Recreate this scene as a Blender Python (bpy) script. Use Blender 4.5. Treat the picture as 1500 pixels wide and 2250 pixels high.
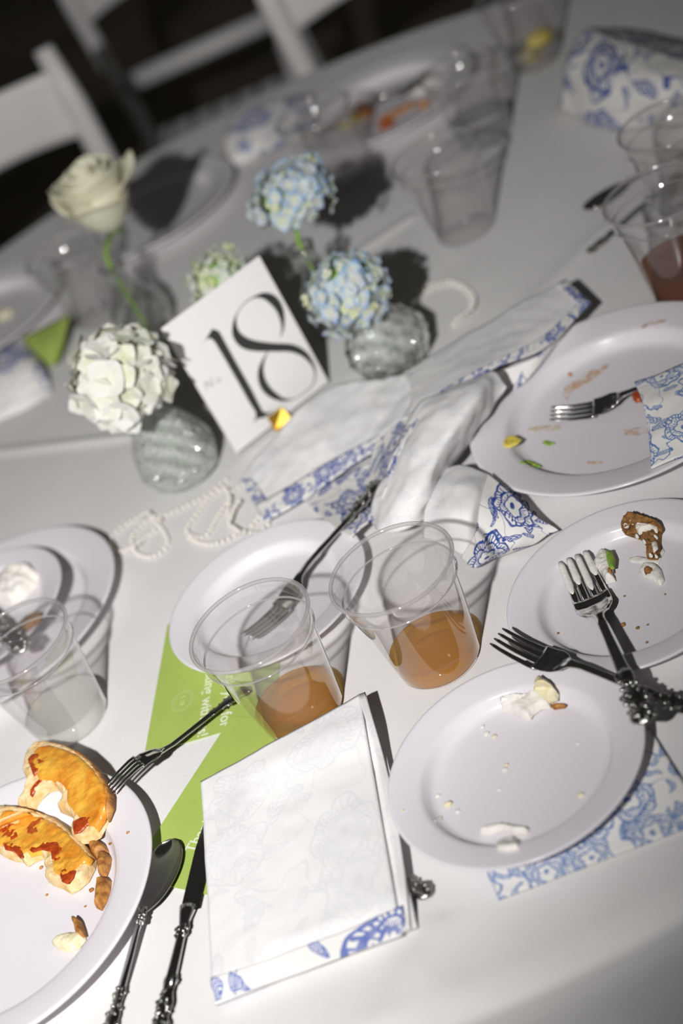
import bpy, math, random
import numpy as np
from mathutils import Matrix, Vector, noise as mnoise

# ------------------------------------------------------------------ camera, world, flash, exposure
for _o in list(bpy.data.objects):
    bpy.data.objects.remove(_o)
scene = bpy.context.scene
COL = scene.collection
CAM_H = 0.7423                      # camera height above the table top (z = 0 is the cloth)
PITCH, ROLL, FPX = math.radians(33.282), math.radians(-28.865), 3437.0

cam_data = bpy.data.cameras.new('camera')
cam_data.sensor_fit = 'VERTICAL'
cam_data.sensor_height = 36.0
cam_data.sensor_width = 24.0
cam_data.lens = FPX / 2250.0 * 36.0
cam_data.clip_start = 0.02
cam_data.dof.use_dof = True
cam_data.dof.focus_distance = 1.135
cam_data.dof.aperture_fstop = 3.0
cam = bpy.data.objects.new('camera', cam_data)
COL.objects.link(cam)
cam.matrix_world = (Matrix.Translation((0, 0, CAM_H)) @ Matrix.Rotation(math.pi / 2 - PITCH, 4, 'X')
                    @ Matrix.Rotation(ROLL, 4, 'Z'))
scene.camera = cam

world = bpy.data.worlds.new('world')
scene.world = world
world.use_nodes = True
world.node_tree.nodes['Background'].inputs[0].default_value = (1.0, 0.95, 0.88, 1)
world.node_tree.nodes['Background'].inputs[1].default_value = 0.022

fl = bpy.data.lights.new('camera_flash_offscreen', 'SPOT')
fl.energy = 107.0
fl.spot_size = math.radians(86)
fl.spot_blend = 1.0
fl.shadow_soft_size = 0.018
fl.color = (1.0, 0.985, 0.975)
flash = bpy.data.objects.new('camera_flash_offscreen', fl)
flash.location = (-0.31, 0.0, 0.91)
flash.rotation_euler = (Vector((-0.42, 1.72, 0.0)) - Vector((-0.31, 0.0, 0.91))).to_track_quat('-Z', 'Y').to_euler()
COL.objects.link(flash)

scene.view_settings.view_transform = 'Standard'
scene.view_settings.look = 'None'
scene.view_settings.exposure = 0.0
scene.view_settings.gamma = 1.0
scene.view_settings.use_curve_mapping = False
scene.cycles.use_denoising = True
scene.cycles.max_bounces = 14
scene.cycles.transparent_max_bounces = 32
scene.cycles.sample_clamp_indirect = 4.0
scene.cycles.caustics_reflective = False
scene.cycles.caustics_refractive = False

# ------------------------------------------------------------------ helpers
rnd = random.Random(7)
_c, _s = math.cos(ROLL), math.sin(ROLL)
_cp, _sp = math.cos(PITCH), math.sin(PITCH)


def P(px, py, z=0.0):
    """a point of the photograph, taken to lie at height z above the table top, in metres"""
    x, y = (px - 750) / FPX, -(py - 1125) / FPX
    X, Y = _c * x - _s * y, _s * x + _c * y
    d = Vector((X, Y * _sp + _cp, Y * _cp - _sp))
    return Vector((0, 0, CAM_H)) + d * ((z - CAM_H) / d.z)


def tag(o, label, cat, group=None, kind=None):
    o['label'] = label
    o['category'] = cat
    if group:
        o['group'] = group
    if kind:
        o['kind'] = kind
    return o


def empty(name, loc=(0, 0, 0), rz=0.0):
    o = bpy.data.objects.new(name, None)
    o.empty_display_size = 0.02
    o.location = loc
    o.rotation_euler = (0, 0, rz)
    COL.objects.link(o)
    return o


def mesh(name, verts, faces, mats=None, parent=None, smooth=True, uv=None, midx=None, col=None):
    me = bpy.data.meshes.new(name)
    me.from_pydata([tuple(v) for v in verts], [], [tuple(int(i) for i in f) for f in faces])
    if smooth:
        me.polygons.foreach_set('use_smooth', [True] * len(me.polygons))
    if mats is not None:
        for m in (mats if isinstance(mats, (list, tuple)) else [mats]):
            me.materials.append(m)
    if midx is not None:
        me.polygons.foreach_set('material_index', list(midx))
    if uv is not None:
        l = me.uv_layers.new(name='UVMap')
        vi = np.zeros(len(me.loops), dtype=np.int32)
        me.loops.foreach_get('vertex_index', vi)
        l.data.foreach_set('uv', np.asarray(uv, dtype=np.float32)[vi].ravel())
    if col is not None:
        a = me.color_attributes.new('tint', 'FLOAT_COLOR', 'POINT')
        a.data.foreach_set('color', np.asarray(col, dtype=np.float32).ravel())
    me.update()
    o = bpy.data.objects.new(name, me)
    COL.objects.link(o)
    if parent is not None:
        o.parent = parent
    return o


def dup(o, parent=None):
    c = o.copy()
    COL.objects.link(c)
    c.parent = parent
    for ch in list(o.children):
        dup(ch, c)
    return c


def lathe(prof, seg=64, wob=None):
    """profile of (r, z) -> verts, faces ; a zero radius makes a pole"""
    vs, fs, rings = [], [], []
    for r, z in prof:
        if r < 1e-7:
            rings.append([len(vs)])
            vs.append((0, 0, z))
        else:
            ids = []
            for k in range(seg):
                a = 2 * math.pi * k / seg
                rr = r * (1 + (wob(a, z) if wob else 0))
                ids.append(len(vs))
                vs.append((rr * math.cos(a), rr * math.sin(a), z))
            rings.append(ids)
    for a, b in zip(rings[:-1], rings[1:]):
        for k in range(seg):
            k2 = (k + 1) % seg
            if len(a) == 1 and len(b) == 1:
                continue
            if len(a) == 1:
                fs.append((a[0], b[k2], b[k]))
            elif len(b) == 1:
                fs.append((a[k], a[k2], b[0]))
            else:
                fs.append((a[k], a[k2], b[k2], b[k]))
    return vs, fs


def crom(pts, n, closed=False):
    """Catmull-Rom resample of a polyline"""
    p = np.array([list(q) for q in pts], float)
    m = len(p)
    if closed:
        ext = np.vstack([p[-1], p, p[0], p[1]])
        segs = m
    else:
        ext = np.vstack([2 * p[0] - p[1], p, 2 * p[-1] - p[-2]])
        segs = m - 1
    out = []
    for i in range(n):
        t = i / (n if closed else n - 1) * segs
        k = min(int(t), segs - 1)
        u = t - k
        a, b, c, d = ext[k], ext[k + 1], ext[k + 2], ext[k + 3]
        out.append(0.5 * (2 * b + (c - a) * u + (2 * a - 5 * b + 4 * c - d) * u * u + (3 * b - a - 3 * c + d) * u ** 3))
    return np.array(out)


def tube(path, radii, seg=10, flat=1.0, cap=True, up=(0, 0, 1)):
    path = [Vector(p) for p in path]
    if not hasattr(radii, '__len__'):
        radii = [radii] * len(path)
    vs, fs = [], []
    upv = Vector(up)
    for i, p in enumerate(path):
        t = (path[min(i + 1, len(path) - 1)] - path[max(i - 1, 0)]).normalized()
        s = t.cross(upv)
        if s.length < 1e-4:
            s = t.cross(Vector((1, 0, 0)))
        s.normalize()
        n = s.cross(t).normalized()
        for k in range(seg):
            a = 2 * math.pi * k / seg
            vs.append(p + s * (math.cos(a) * radii[i]) + n * (math.sin(a) * radii[i] * flat))
    for i in range(len(path) - 1):
        for k in range(seg):
            k2 = (k + 1) % seg
            fs.append((i * seg + k, i * seg + k2, (i + 1) * seg + k2, (i + 1) * seg + k))
    if cap:
        fs.append(tuple(range(seg - 1, -1, -1)))
        b = (len(path) - 1) * seg
        fs.append(tuple(range(b, b + seg)))
    return vs, fs


def box(x0, x1, y0, y1, z0, z1, bev=0.0):
    v = [(x, y, z) for z in (z0, z1) for y in (y0, y1) for x in (x0, x1)]
    f = [(0, 2, 3, 1), (4, 5, 7, 6), (0, 1, 5, 4), (2, 6, 7, 3), (0, 4, 6, 2), (1, 3, 7, 5)]
    return v, f


def join(*parts):
    vs, fs = [], []
    for v, f in parts:
        o = len(vs)
        vs += [tuple(q) for q in v]
        fs += [tuple(i + o for i in g) for g in f]
    return vs, fs


def ico(r=1.0, sub=2):
    t = (1 + 5 ** .5) / 2
    v = [Vector(q).normalized() for q in ((-1, t, 0), (1, t, 0), (-1, -t, 0), (1, -t, 0), (0, -1, t), (0, 1, t),
         (0, -1, -t), (0, 1, -t), (t, 0, -1), (t, 0, 1), (-t, 0, -1), (-t, 0, 1))]
    f = [(0, 11, 5), (0, 5, 1), (0, 1, 7), (0, 7, 10), (0, 10, 11), (1, 5, 9), (5, 11, 4), (11, 10, 2), (10, 7, 6), (7, 1, 8),
         (3, 9, 4), (3, 4, 2), (3, 2, 6), (3, 6, 8), (3, 8, 9), (4, 9, 5), (2, 4, 11), (6, 2, 10), (8, 6, 7), (9, 8, 1)]
    for _ in range(sub):
        cache, nf = {}, []

        def mid(a, b):
            k = (min(a, b), max(a, b))
            if k not in cache:
                cache[k] = len(v)
                v.append(((v[a] + v[b]) / 2).normalized())
            return cache[k]
        for a, b, c in f:
            x, y, z = mid(a, b), mid(b, c), mid(c, a)
            nf += [(a, x, z), (b, y, x), (c, z, y), (x, y, z)]
        f = nf
    return [q * r for q in v], f


def blob(name, size, mat, parent=None, seed=0, rough=0.25, freq=2.5, sub=3, loc=(0, 0, 0), floor=True):
    v, f = ico(1.0, sub)
    out = []
    for q in v:
        n = mnoise.noise(q * freq + Vector((seed * 7.3, seed * 3.1, 0))) * rough
        n += mnoise.noise(q * freq * 2.7 + Vector((seed, 9, seed * 2))) * rough * .5
        w = q * (1 + n)
        z = w.z * size[2]
        if floor:
            z = max(z, -size[2] * .35) + size[2] * .35
        out.append((w.x * size[0] + loc[0], w.y * size[1] + loc[1], z + loc[2]))
    return mesh(name, out, f, mat, parent)


def sheet(name, rows, fmat, bmat, parent=None, nu=48, nv=32, thick=0.0011, wrinkle=0.0, seed=0, world_pts=False, uvoff=(0, 0)):
    """a piece of cloth through rows of (px, py, height) with real thickness and its own two sides"""
    W = [[Vector(q) if world_pts else P(*q) for q in r] for r in rows]
    g = [crom(r, nu) for r in W]
    g = np.array(g)                                     # rows, nu, 3
    full = np.stack([crom(g[:, i, :], nv) for i in range(nu)], 1)     # nv, nu, 3
    du = np.gradient(full, axis=1)
    dv = np.gradient(full, axis=0)
    nrm = np.cross(du, dv)
    nrm /= np.linalg.norm(nrm, axis=2, keepdims=True) + 1e-12
    flip = nrm[..., 2].mean() < 0
    if flip:
        nrm = -nrm
    if wrinkle:
        for a in range(nv):
            for b in range(nu):
                q = Vector(full[a, b])
                full[a, b] += nrm[a, b] * wrinkle * (mnoise.noise(q * 28 + Vector((seed, 0, 0))) + .5 * mnoise.noise(q * 75 + Vector((0, seed, 0))))
    lu = np.linalg.norm(np.diff(full, axis=1), axis=2).mean(0)
    lv = np.linalg.norm(np.diff(full, axis=0), axis=2).mean(1)
    U = np.concatenate([[0], np.cumsum(lu)])
    V = np.concatenate([[0], np.cumsum(lv)])
    uv = np.stack(np.meshgrid(U, V), 2).reshape(-1, 2) + np.array([seed * .137 + uvoff[0], seed * .071 + uvoff[1]])
    top = full.reshape(-1, 3)
    bot = (full - nrm * thick).reshape(-1, 3)
    n = nu * nv
    fs, mi = [], []
    for a in range(nv - 1):
        for b in range(nu - 1):
            q = (a * nu + b, a * nu + b + 1, (a + 1) * nu + b + 1, (a + 1) * nu + b)
            if flip:
                q = q[::-1]
            fs.append(q)
            mi.append(0)
            fs.append(tuple(i + n for i in q[::-1]))
            mi.append(1)
    edge = [b for b in range(nu)] + [a * nu + nu - 1 for a in range(1, nv)] + [(nv - 1) * nu + b for b in range(nu - 2, -1, -1)] + [a * nu for a in range(nv - 2, 0, -1)]
    for i in range(len(edge)):
        a, b = edge[i], edge[(i + 1) % len(edge)]
        q = (b, a, a + n, b + n)
        fs.append(q[::-1] if flip else q)
        mi.append(0)
    return mesh(name, np.vstack([top, bot]), fs, [fmat, bmat], parent, uv=np.vstack([uv, uv]), midx=mi)


def slab(name, poly, z0, H, w, mat, parent=None, cell=0.0012, nz=0.0, seed=0, world_pts=False, tilt=None, base=True):
    """a flat-bottomed piece with the outline poly (photo points at height z0), rounded over width w"""
    pts = [(Vector(p) if world_pts else P(p[0], p[1], z0)) for p in poly]
    p = np.array([(q[0], q[1]) for q in pts])
    lo, hi = p.min(0) - cell, p.max(0) + cell
    nx, ny = int((hi[0] - lo[0]) / cell) + 2, int((hi[1] - lo[1]) / cell) + 2
    X, Y = np.meshgrid(lo[0] + np.arange(nx) * cell, lo[1] + np.arange(ny) * cell)
    q = np.roll(p, -1, 0)
    ins = np.zeros_like(X, bool)
    D = np.full(X.shape, 1e9)
    CX, CY = X.copy(), Y.copy()
    for a, b in zip(p, q):
        cond = ((a[1] > Y) != (b[1] > Y))
        with np.errstate(divide='ignore', invalid='ignore'):
            xx = (b[0] - a[0]) * (Y - a[1]) / (b[1] - a[1] + 1e-15) + a[0]
        ins ^= cond & (X < xx)
        ab = b - a
        t = np.clip(((X - a[0]) * ab[0] + (Y - a[1]) * ab[1]) / (ab @ ab + 1e-15), 0, 1)
        ex, ey = a[0] + t * ab[0], a[1] + t * ab[1]
        d = np.hypot(X - ex, Y - ey)
        m = d < D
        D[m], CX[m], CY[m] = d[m], ex[m], ey[m]
    use = ins | (D < cell * .75)
    idx = -np.ones(X.shape, int)
    vs, cells = [], []
    for j in range(ny - 1):
        for i in range(nx - 1):
            if int(ins[j, i]) + int(ins[j + 1, i]) + int(ins[j, i + 1]) + int(ins[j + 1, i + 1]) >= 2 and use[j, i] and use[j + 1, i] and use[j, i + 1] and use[j + 1, i + 1]:
                cells.append((j, i))
    if not cells:
        cells = []
    cnt = {}
    for j, i in cells:
        for e in (((j, i), (j, i + 1)), ((j, i + 1), (j + 1, i + 1)), ((j + 1, i + 1), (j + 1, i)), ((j + 1, i), (j, i))):
            cnt[e] = 1
    bnd = set()
    bedges = []
    for e in cnt:
        if (e[1], e[0]) not in cnt:
            bnd.add(e[0])
            bnd.add(e[1])
            bedges.append(e)
    tops, bots = {}, {}
    verts = []
    for j, i in sorted({c for jj, ii in cells for c in ((jj, ii), (jj, ii + 1), (jj + 1, ii), (jj + 1, ii + 1))}):
        x, y, d = X[j, i], Y[j, i], D[j, i] if ins[j, i] else 0.0
        if (j, i) in bnd:
            x, y, d = CX[j, i], CY[j, i], 0.0
        k = min(d / w, 1.0)
        h = H * math.sqrt(max(0.0, 1 - (1 - k) ** 2))
        h += nz * (.3 + .7 * k) * (mnoise.noise(Vector((x * 140, y * 140, seed))) + .6 * mnoise.noise(Vector((x * 420, y * 420, seed + 3))))
        zt = z0 + max(h, 0.0002)
        zb = z0
        if tilt:
            dz = tilt[0] * (x - p[:, 0].mean()) + tilt[1] * (y - p[:, 1].mean())
            zt += dz
            zb += dz
        tops[(j, i)] = len(verts)
        verts.append((x, y, zt))
        bots[(j, i)] = len(verts)
        verts.append((x, y, zb))
    fs = []
    for j, i in cells:
        c = ((j, i), (j, i + 1), (j + 1, i + 1), (j + 1, i))
        fs.append(tuple(tops[q2] for q2 in c))
        if base:
            fs.append(tuple(bots[q2] for q2 in c[::-1]))
    for a, b in bedges:
        fs.append((tops[a], bots[a], bots[b], tops[b]))
    uv = [(v[0], v[1]) for v in verts]
    return mesh(name, verts, fs, mat, parent, uv=uv)


# ------------------------------------------------------------------ materials
class G:
    """small node-graph writer"""
    def __init__(self, nt):
        self.nt = nt

    def node(self, kind, **kw):
        n = self.nt.nodes.new(kind)
        for k, v in kw.items():
            setattr(n, k, v)
        return n

    def m(self, op, a, b=None, c=None, clamp=False):
        n = self.node('ShaderNodeMath', operation=op, use_clamp=clamp)
        for i, v in enumerate((a, b, c)):
            if v is None:
                continue
            if isinstance(v, (int, float)):
                n.inputs[i].default_value = v
            else:
                self.nt.links.new(v, n.inputs[i])
        return n.outputs[0]

    def link(self, a, b):
        self.nt.links.new(a, b)

    def ramp(self, fac, stops):
        n = self.node('ShaderNodeValToRGB')
        el = n.color_ramp.elements
        while len(el) < len(stops):
            el.new(0.5)
        for e, (p, c) in zip(el, stops):
            e.position = p
            e.color = (*c, 1) if len(c) == 3 else c
        self.link(fac, n.inputs[0])
        return n.outputs[0]

    def mix(self, fac, a, b):
        n = self.node('ShaderNodeMix', data_type='RGBA')
        for s, v in ((n.inputs[0], fac), (n.inputs[6], a), (n.inputs[7], b)):
            if isinstance(v, (int, float)):
                s.default_value = v
            elif isinstance(v, tuple):
                s.default_value = (*v, 1)
            else:
                self.link(v, s)
        return n.outputs[2]


def material(name):
    m = bpy.data.materials.new(name)
    m.use_nodes = True
    nt = m.node_tree
    b = nt.nodes['Principled BSDF']
    return m, G(nt), b


def noise_node(g, scale, detail=4, coord='Object', vec=None, rough=.55):
    n = g.node('ShaderNodeTexNoise')
    n.inputs['Scale'].default_value = scale
    n.inputs['Detail'].default_value = detail
    n.inputs['Roughness'].default_value = rough
    if vec is None:
        t = g.node('ShaderNodeTexCoord')
        vec = t.outputs[coord]
    g.link(vec, n.inputs['Vector'])
    return n.outputs['Fac']


def bump(g, b, h, strength=.3, dist=.001):
    n = g.node('ShaderNodeBump')
    n.inputs['Strength'].default_value = strength
    n.inputs['Distance'].default_value = dist
    g.link(h, n.inputs['Height'])
    g.link(n.outputs[0], b.inputs['Normal'])


def plain(name, col, rough=.5, metal=0.0, var=0.0, scale=60, bmp=0.0, spec=None, sss=0.0, trans=0.0, col2=None, bscale=None):
    m, g, b = material(name)
    b.inputs['Roughness'].default_value = rough
    b.inputs['Metallic'].default_value = metal
    if spec is not None:
        b.inputs['Specular IOR Level'].default_value = spec
    if sss:
        b.inputs['Subsurface Weight'].default_value = sss
        b.inputs['Subsurface Scale'].default_value = 0.004
        b.inputs['Subsurface Radius'].default_value = (1, .9, .8)
    f = noise_node(g, scale)
    c2 = col2 if col2 else tuple(min(1, c * (1 + var)) for c in col)
    c1 = col if col2 else tuple(c * (1 - var) for c in col)
    g.link(g.ramp(f, [(.35, c1), (.65, c2)]), b.inputs['Base Color'])
    if bmp:
        bump(g, b, noise_node(g, bscale or scale * 4), bmp)
    if trans:
        t = g.node('ShaderNodeBsdfTranslucent')
        t.inputs[0].default_value = (*col, 1)
        mx = g.node('ShaderNodeMixShader')
        mx.inputs[0].default_value = trans
        out = [n for n in g.nt.nodes if n.type == 'OUTPUT_MATERIAL'][0]
        g.link(b.outputs[0], mx.inputs[1])
        g.link(t.outputs[0], mx.inputs[2])
        g.link(mx.outputs[0], out.inputs[0])
    return m


def clear(name, tint=(.97, .97, .97), edge=(.8, .8, .8), gloss=1.0, rough=.03, milky=0.0, bmp=None, mc=(.85, .86, .84)):
    """thin clear plastic or glass: see-through, darker and shinier where the wall is seen edge-on"""
    m, g, b = material(name)
    g.nt.nodes.remove(b)
    out = [n for n in g.nt.nodes if n.type == 'OUTPUT_MATERIAL'][0]
    lw = g.node('ShaderNodeLayerWeight')
    lw.inputs[0].default_value = .35
    tr = g.node('ShaderNodeBsdfTransparent')
    g.link(g.mix(g.m('POWER', lw.outputs['Facing'], 2.5), tint, edge), tr.inputs[0])
    gl = g.node('ShaderNodeBsdfGlossy')
    gl.inputs['Roughness'].default_value = rough
    gl.inputs['Color'].default_value = (1, 1, 1, 1)
    fr = g.node('ShaderNodeLayerWeight')
    fr.inputs[0].default_value = .5
    schlick = g.m('MULTIPLY_ADD', g.m('POWER', fr.outputs['Facing'], 5.0), .85, .045)
    mx = g.node('ShaderNodeMixShader')
    g.link(g.m('MULTIPLY', schlick, gloss, clamp=True), mx.inputs[0])
    last = tr.outputs[0]
    if milky:
        d = g.node('ShaderNodeBsdfDiffuse')
        d.inputs[0].default_value = (*mc, 1)
        t2 = g.node('ShaderNodeBsdfTranslucent')
        t2.inputs[0].default_value = (*mc, 1)
        a = g.node('ShaderNodeAddShader')
        m1 = g.node('ShaderNodeMixShader')
        m1.inputs[0].default_value = .5
        g.link(d.outputs[0], m1.inputs[1])
        g.link(t2.outputs[0], m1.inputs[2])
        m2 = g.node('ShaderNodeMixShader')
        m2.inputs[0].default_value = milky
        if bmp:
            vv = g.node('ShaderNodeTexVoronoi')
            vv.inputs['Scale'].default_value = bmp[1] * 1.3
            tcn = g.node('ShaderNodeTexCoord')
            g.link(tcn.outputs['Object'], vv.inputs['Vector'])
            wvn = g.node('ShaderNodeTexWave', wave_type='BANDS', bands_direction='DIAGONAL')
            wvn.inputs['Scale'].default_value = 26
            wvn.inputs['Distortion'].default_value = 2.0
            g.link(tcn.outputs['Object'], wvn.inputs['Vector'])
            pat = g.m('ADD', g.m('MULTIPLY', vv.outputs['Distance'], .75), g.m('MULTIPLY', wvn.outputs['Fac'], .5))  # cell pattern puts sparkle and refraction into the colour; wave adds swirl bands
            g.link(g.m('MULTIPLY', pat, milky * 1.35, clamp=True), m2.inputs[0])
        g.link(tr.outputs[0], m2.inputs[1])
        g.link(m1.outputs[0], m2.inputs[2])
        last = m2.outputs[0]
        g.nt.nodes.remove(a)
    g.link(last, mx.inputs[1])
    g.link(gl.outputs[0], mx.inputs[2])
    g.link(mx.outputs[0], out.inputs[0])
    if bmp:
        kind, sc, st, ds = bmp
        if kind == 'cut':
            v = g.node('ShaderNodeTexVoronoi')
            v.inputs['Scale'].default_value = sc
            t = g.node('ShaderNodeTexCoord')
            g.link(t.outputs['Object'], v.inputs['Vector'])
            h = v.outputs['Distance']
        else:
            h = noise_node(g, sc, 3)
        bn = g.node('ShaderNodeBump')
        bn.inputs['Strength'].default_value = st
        bn.inputs['Distance'].default_value = ds
        g.link(h, bn.inputs['Height'])
        for nn, so in ((gl, 'Normal'), (lw, 'Normal'), (fr, 'Normal')):
            g.link(bn.outputs[0], nn.inputs[so])
    return m


def toile(name, amount, base=(.85, .83, .80), ink=(.075, .13, .45), cell=.046, seed=0.0, fine=1.0, density=.42, keep=.58):
    """linen printed with outlined flowers, hatched leaves and vines; amount < 1 is the print showing through from the other side"""
    m, g, b = material(name)
    b.inputs['Roughness'].default_value = .9
    b.inputs['Specular IOR Level'].default_value = .1
    uv = g.node('ShaderNodeUVMap')
    uv.uv_map = 'UVMap'
    mp = g.node('ShaderNodeMapping')
    mp.inputs['Scale'].default_value = (1 / cell, 1 / cell, 1)
    mp.inputs['Location'].default_value = (seed, seed * 1.7, 0)
    g.link(uv.outputs[0], mp.inputs[0])
    nz = g.node('ShaderNodeTexNoise', noise_dimensions='2D')
    nz.inputs['Scale'].default_value = 2.2
    g.link(mp.outputs[0], nz.inputs['Vector'])
    wv = g.node('ShaderNodeVectorMath', operation='MULTIPLY_ADD')
    g.link(nz.outputs['Color'], wv.inputs[0])
    wv.inputs[1].default_value = (.28, .28, 0)
    g.link(mp.outputs[0], wv.inputs[2])
    co = wv.outputs[0]

    def cellnode(scale, off, rand=.8):
        a = g.node('ShaderNodeVectorMath', operation='MULTIPLY_ADD')
        g.link(co, a.inputs[0])
        a.inputs[1].default_value = (scale, scale, 0)
        a.inputs[2].default_value = (off, off * .6, 0)
        v = g.node('ShaderNodeTexVoronoi', voronoi_dimensions='2D')
        v.inputs['Scale'].default_value = 1.0
        v.inputs['Randomness'].default_value = rand
        g.link(a.outputs[0], v.inputs['Vector'])
        s = g.node('ShaderNodeVectorMath', operation='SUBTRACT')
        g.link(a.outputs[0], s.inputs[0])
        g.link(v.outputs['Position'], s.inputs[1])
        sx = g.node('ShaderNodeSeparateXYZ')
        g.link(s.outputs[0], sx.inputs[0])
        sc = g.node('ShaderNodeSeparateColor')
        g.link(v.outputs['Color'], sc.inputs[0])
        return v.outputs['Distance'], sx.outputs[0], sx.outputs[1], sc.outputs[0], sc.outputs[1]

    def line(x, w):                          # 1 where |x| < w
        return g.m('LESS_THAN', g.m('ABSOLUTE', x), w)

    # flowers
    d, x, y, r1, r2 = cellnode(1.0, 3.1, .75)
    ang = g.m('ARCTAN2', y, x)
    has = g.m('GREATER_THAN', r1, density)
    parts = []
    for rad, amp, n, ph, w in ((.37, .07, 6, 0, .016), (.27, .055, 5, 2.1, .013), (.17, .04, 5, 4.0, .013)):
        pet = g.m('ABSOLUTE', g.m('SINE', g.m('ADD', g.m('MULTIPLY', ang, n / 2), g.m('MULTIPLY_ADD', r2, 6.28, ph))))
        R = g.m('MULTIPLY_ADD', pet, amp, rad - amp * .6)
        parts.append(line(g.m('SUBTRACT', d, R), w * fine))
        if rad < .3:
            hatch = g.m('GREATER_THAN', g.m('SINE', g.m('MULTIPLY', ang, 34)), .25)
            band = line(g.m('SUBTRACT', d, g.m('ADD', R, .04)), .04)
            parts.append(g.m('MULTIPLY', hatch, band))
    parts.append(g.m('LESS_THAN', d, .055))
    f = parts[0]
    for q in parts[1:]:
        f = g.m('MAXIMUM', f, q)
    f = g.m('MULTIPLY', f, has)
    infl = g.m('MULTIPLY', g.m('LESS_THAN', d, .38), has)
    # leaves
    tot = f
    for scale, off, L, Wd in ((1.7, 8.3, .46, .15), (2.6, 1.7, .42, .14)):
        d2, x2, y2, q1, q2 = cellnode(scale, off, .9)
        th = g.m('MULTIPLY', q1, 6.283)
        cs, sn = g.m('COSINE', th), g.m('SINE', th)
        u = g.m('ADD', g.m('MULTIPLY', x2, cs), g.m('MULTIPLY', y2, sn))
        v = g.m('SUBTRACT', g.m('MULTIPLY', y2, cs), g.m('MULTIPLY', x2, sn))
        v = g.m('ADD', v, g.m('MULTIPLY', g.m('MULTIPLY', u, u), .6))
        e = g.m('SQRT', g.m('ADD', g.m('POWER', g.m('ABSOLUTE', g.m('DIVIDE', u, L)), 2.0), g.m('POWER', g.m('ABSOLUTE', g.m('DIVIDE', v, Wd)), 2.0)))
        out = line(g.m('SUBTRACT', e, .9), .1)
        hat = g.m('MULTIPLY', g.m('LESS_THAN', e, .9), g.m('GREATER_THAN', g.m('SINE', g.m('ADD', g.m('MULTIPLY', u, 46), g.m('MULTIPLY', g.m('ABSOLUTE', v), 70))), -.35))
        kp = g.m('GREATER_THAN', q2, keep)
        lf = g.m('MULTIPLY', g.m('MAXIMUM', out, hat), kp)
        lf = g.m('MULTIPLY', lf, g.m('SUBTRACT', 1.0, infl))
        tot = g.m('MAXIMUM', tot, lf)
    # vines
    vn = g.node('ShaderNodeTexNoise', noise_dimensions='2D')
    vn.inputs['Scale'].default_value = 1.15
    vn.inputs['Detail'].default_value = 1.0
    g.link(co, vn.inputs['Vector'])
    vine = g.m('MULTIPLY', line(g.m('SUBTRACT', vn.outputs['Fac'], .5), .006), g.m('SUBTRACT', 1.0, infl))
    tot = g.m('MAXIMUM', tot, vine)
    # uneven ink
    inkn = g.node('ShaderNodeTexNoise', noise_dimensions='2D')
    inkn.inputs['Scale'].default_value = 9.0
    g.link(co, inkn.inputs['Vector'])
    dens = g.m('MULTIPLY_ADD', inkn.outputs['Fac'], .7, .62, clamp=True)
    fac = g.m('MULTIPLY', g.m('MULTIPLY', tot, dens), amount)
    if amount < .5:                       # print-through also has soft blurs of filled motifs
        soft = g.m('MULTIPLY', g.m('SUBTRACT', 1.0, g.m('MULTIPLY', d, 2.4, clamp=True)), amount * .55)
        fac = g.m('MAXIMUM', fac, g.m('MULTIPLY', soft, has))
    g.link(g.mix(fac, base, ink), b.inputs['Base Color'])
    # weave
    w1 = g.node('ShaderNodeTexWave')
    w1.inputs['Scale'].default_value = 420
    g.link(uv.outputs[0], w1.inputs['Vector'])
    w2 = g.node('ShaderNodeTexWave', bands_direction='Y')
    w2.inputs['Scale'].default_value = 420
    g.link(uv.outputs[0], w2.inputs['Vector'])
    bump(g, b, g.m('ADD', w1.outputs['Fac'], w2.outputs['Fac']), .22, .0003)
    return m


M = {}
M['cloth'] = plain('white_cloth', (.78, .765, .755), .88, var=.02, scale=14, bmp=.25, bscale=900, spec=.15)
M['plate'] = plain('white_plastic_plate', (.90, .87, .905), .2, var=.008, scale=8, spec=.45, trans=.16)
M['cup'] = clear('clear_plastic', (.978, .974, .974), (.52, .51, .51), 2.0, .03, milky=.085, mc=(.97, .95, .95))
M['cup_rim'] = clear('clear_plastic_rim', (.93, .925, .925), (.34, .33, .33), 2.6, .035, milky=.30, mc=(.97, .95, .95))
M['glass'] = clear('pressed_glass', (.975, .985, .975), (.62, .66, .62), 2.0, .05, milky=.58, bmp=('cut', 190, 1.0, .005), mc=(.90, .94, .90))
M['cutglass'] = clear('cut_glass', (.985, .99, .985), (.60, .63, .60), 2.4, .04, milky=.55, bmp=('cut', 95, 1.0, .008), mc=(.92, .95, .92))
M['plainglass'] = clear('plain_glass', (.95, .955, .95), (.25, .26, .25), 2.2, .02, milky=.04)
M['tea'] = clear('amber_drink', (.985, .78, .22), (.90, .54, .10), .6, .02, milky=.30, mc=(.92, .53, .04))
M['tea_dark'] = clear('brown_drink', (.80, .45, .18), (.65, .30, .10), .5, .02, milky=.25, mc=(.42, .17, .04))
M['milk'] = clear('cloudy_drink', (.96, .95, .92), (.9, .89, .86), .3, .05, milky=.8, mc=(1.0, .99, .95))
M['water'] = clear('melted_ice', (.97, .97, .97), (.6, .6, .6), 1.6, .02, milky=.14)
M['steel'] = plain('polished_steel', (.72, .71, .70), .12, metal=1.0, var=.02, scale=200)
M['steel_ornate'] = plain('tarnished_steel', (.42, .41, .39), .16, metal=1.0, var=.35, scale=700, bmp=.3, bscale=900)
M['toile'] = toile('blue_toile_linen', 1.0, ink=(.035, .075, .32), keep=.34, fine=1.3, density=.40)
M['toile_hem'] = toile('dense_toile_hem', 1.0, ink=(.05, .10, .38), cell=.026, keep=.15, fine=2.2, density=.5, seed=3.3)
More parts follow.
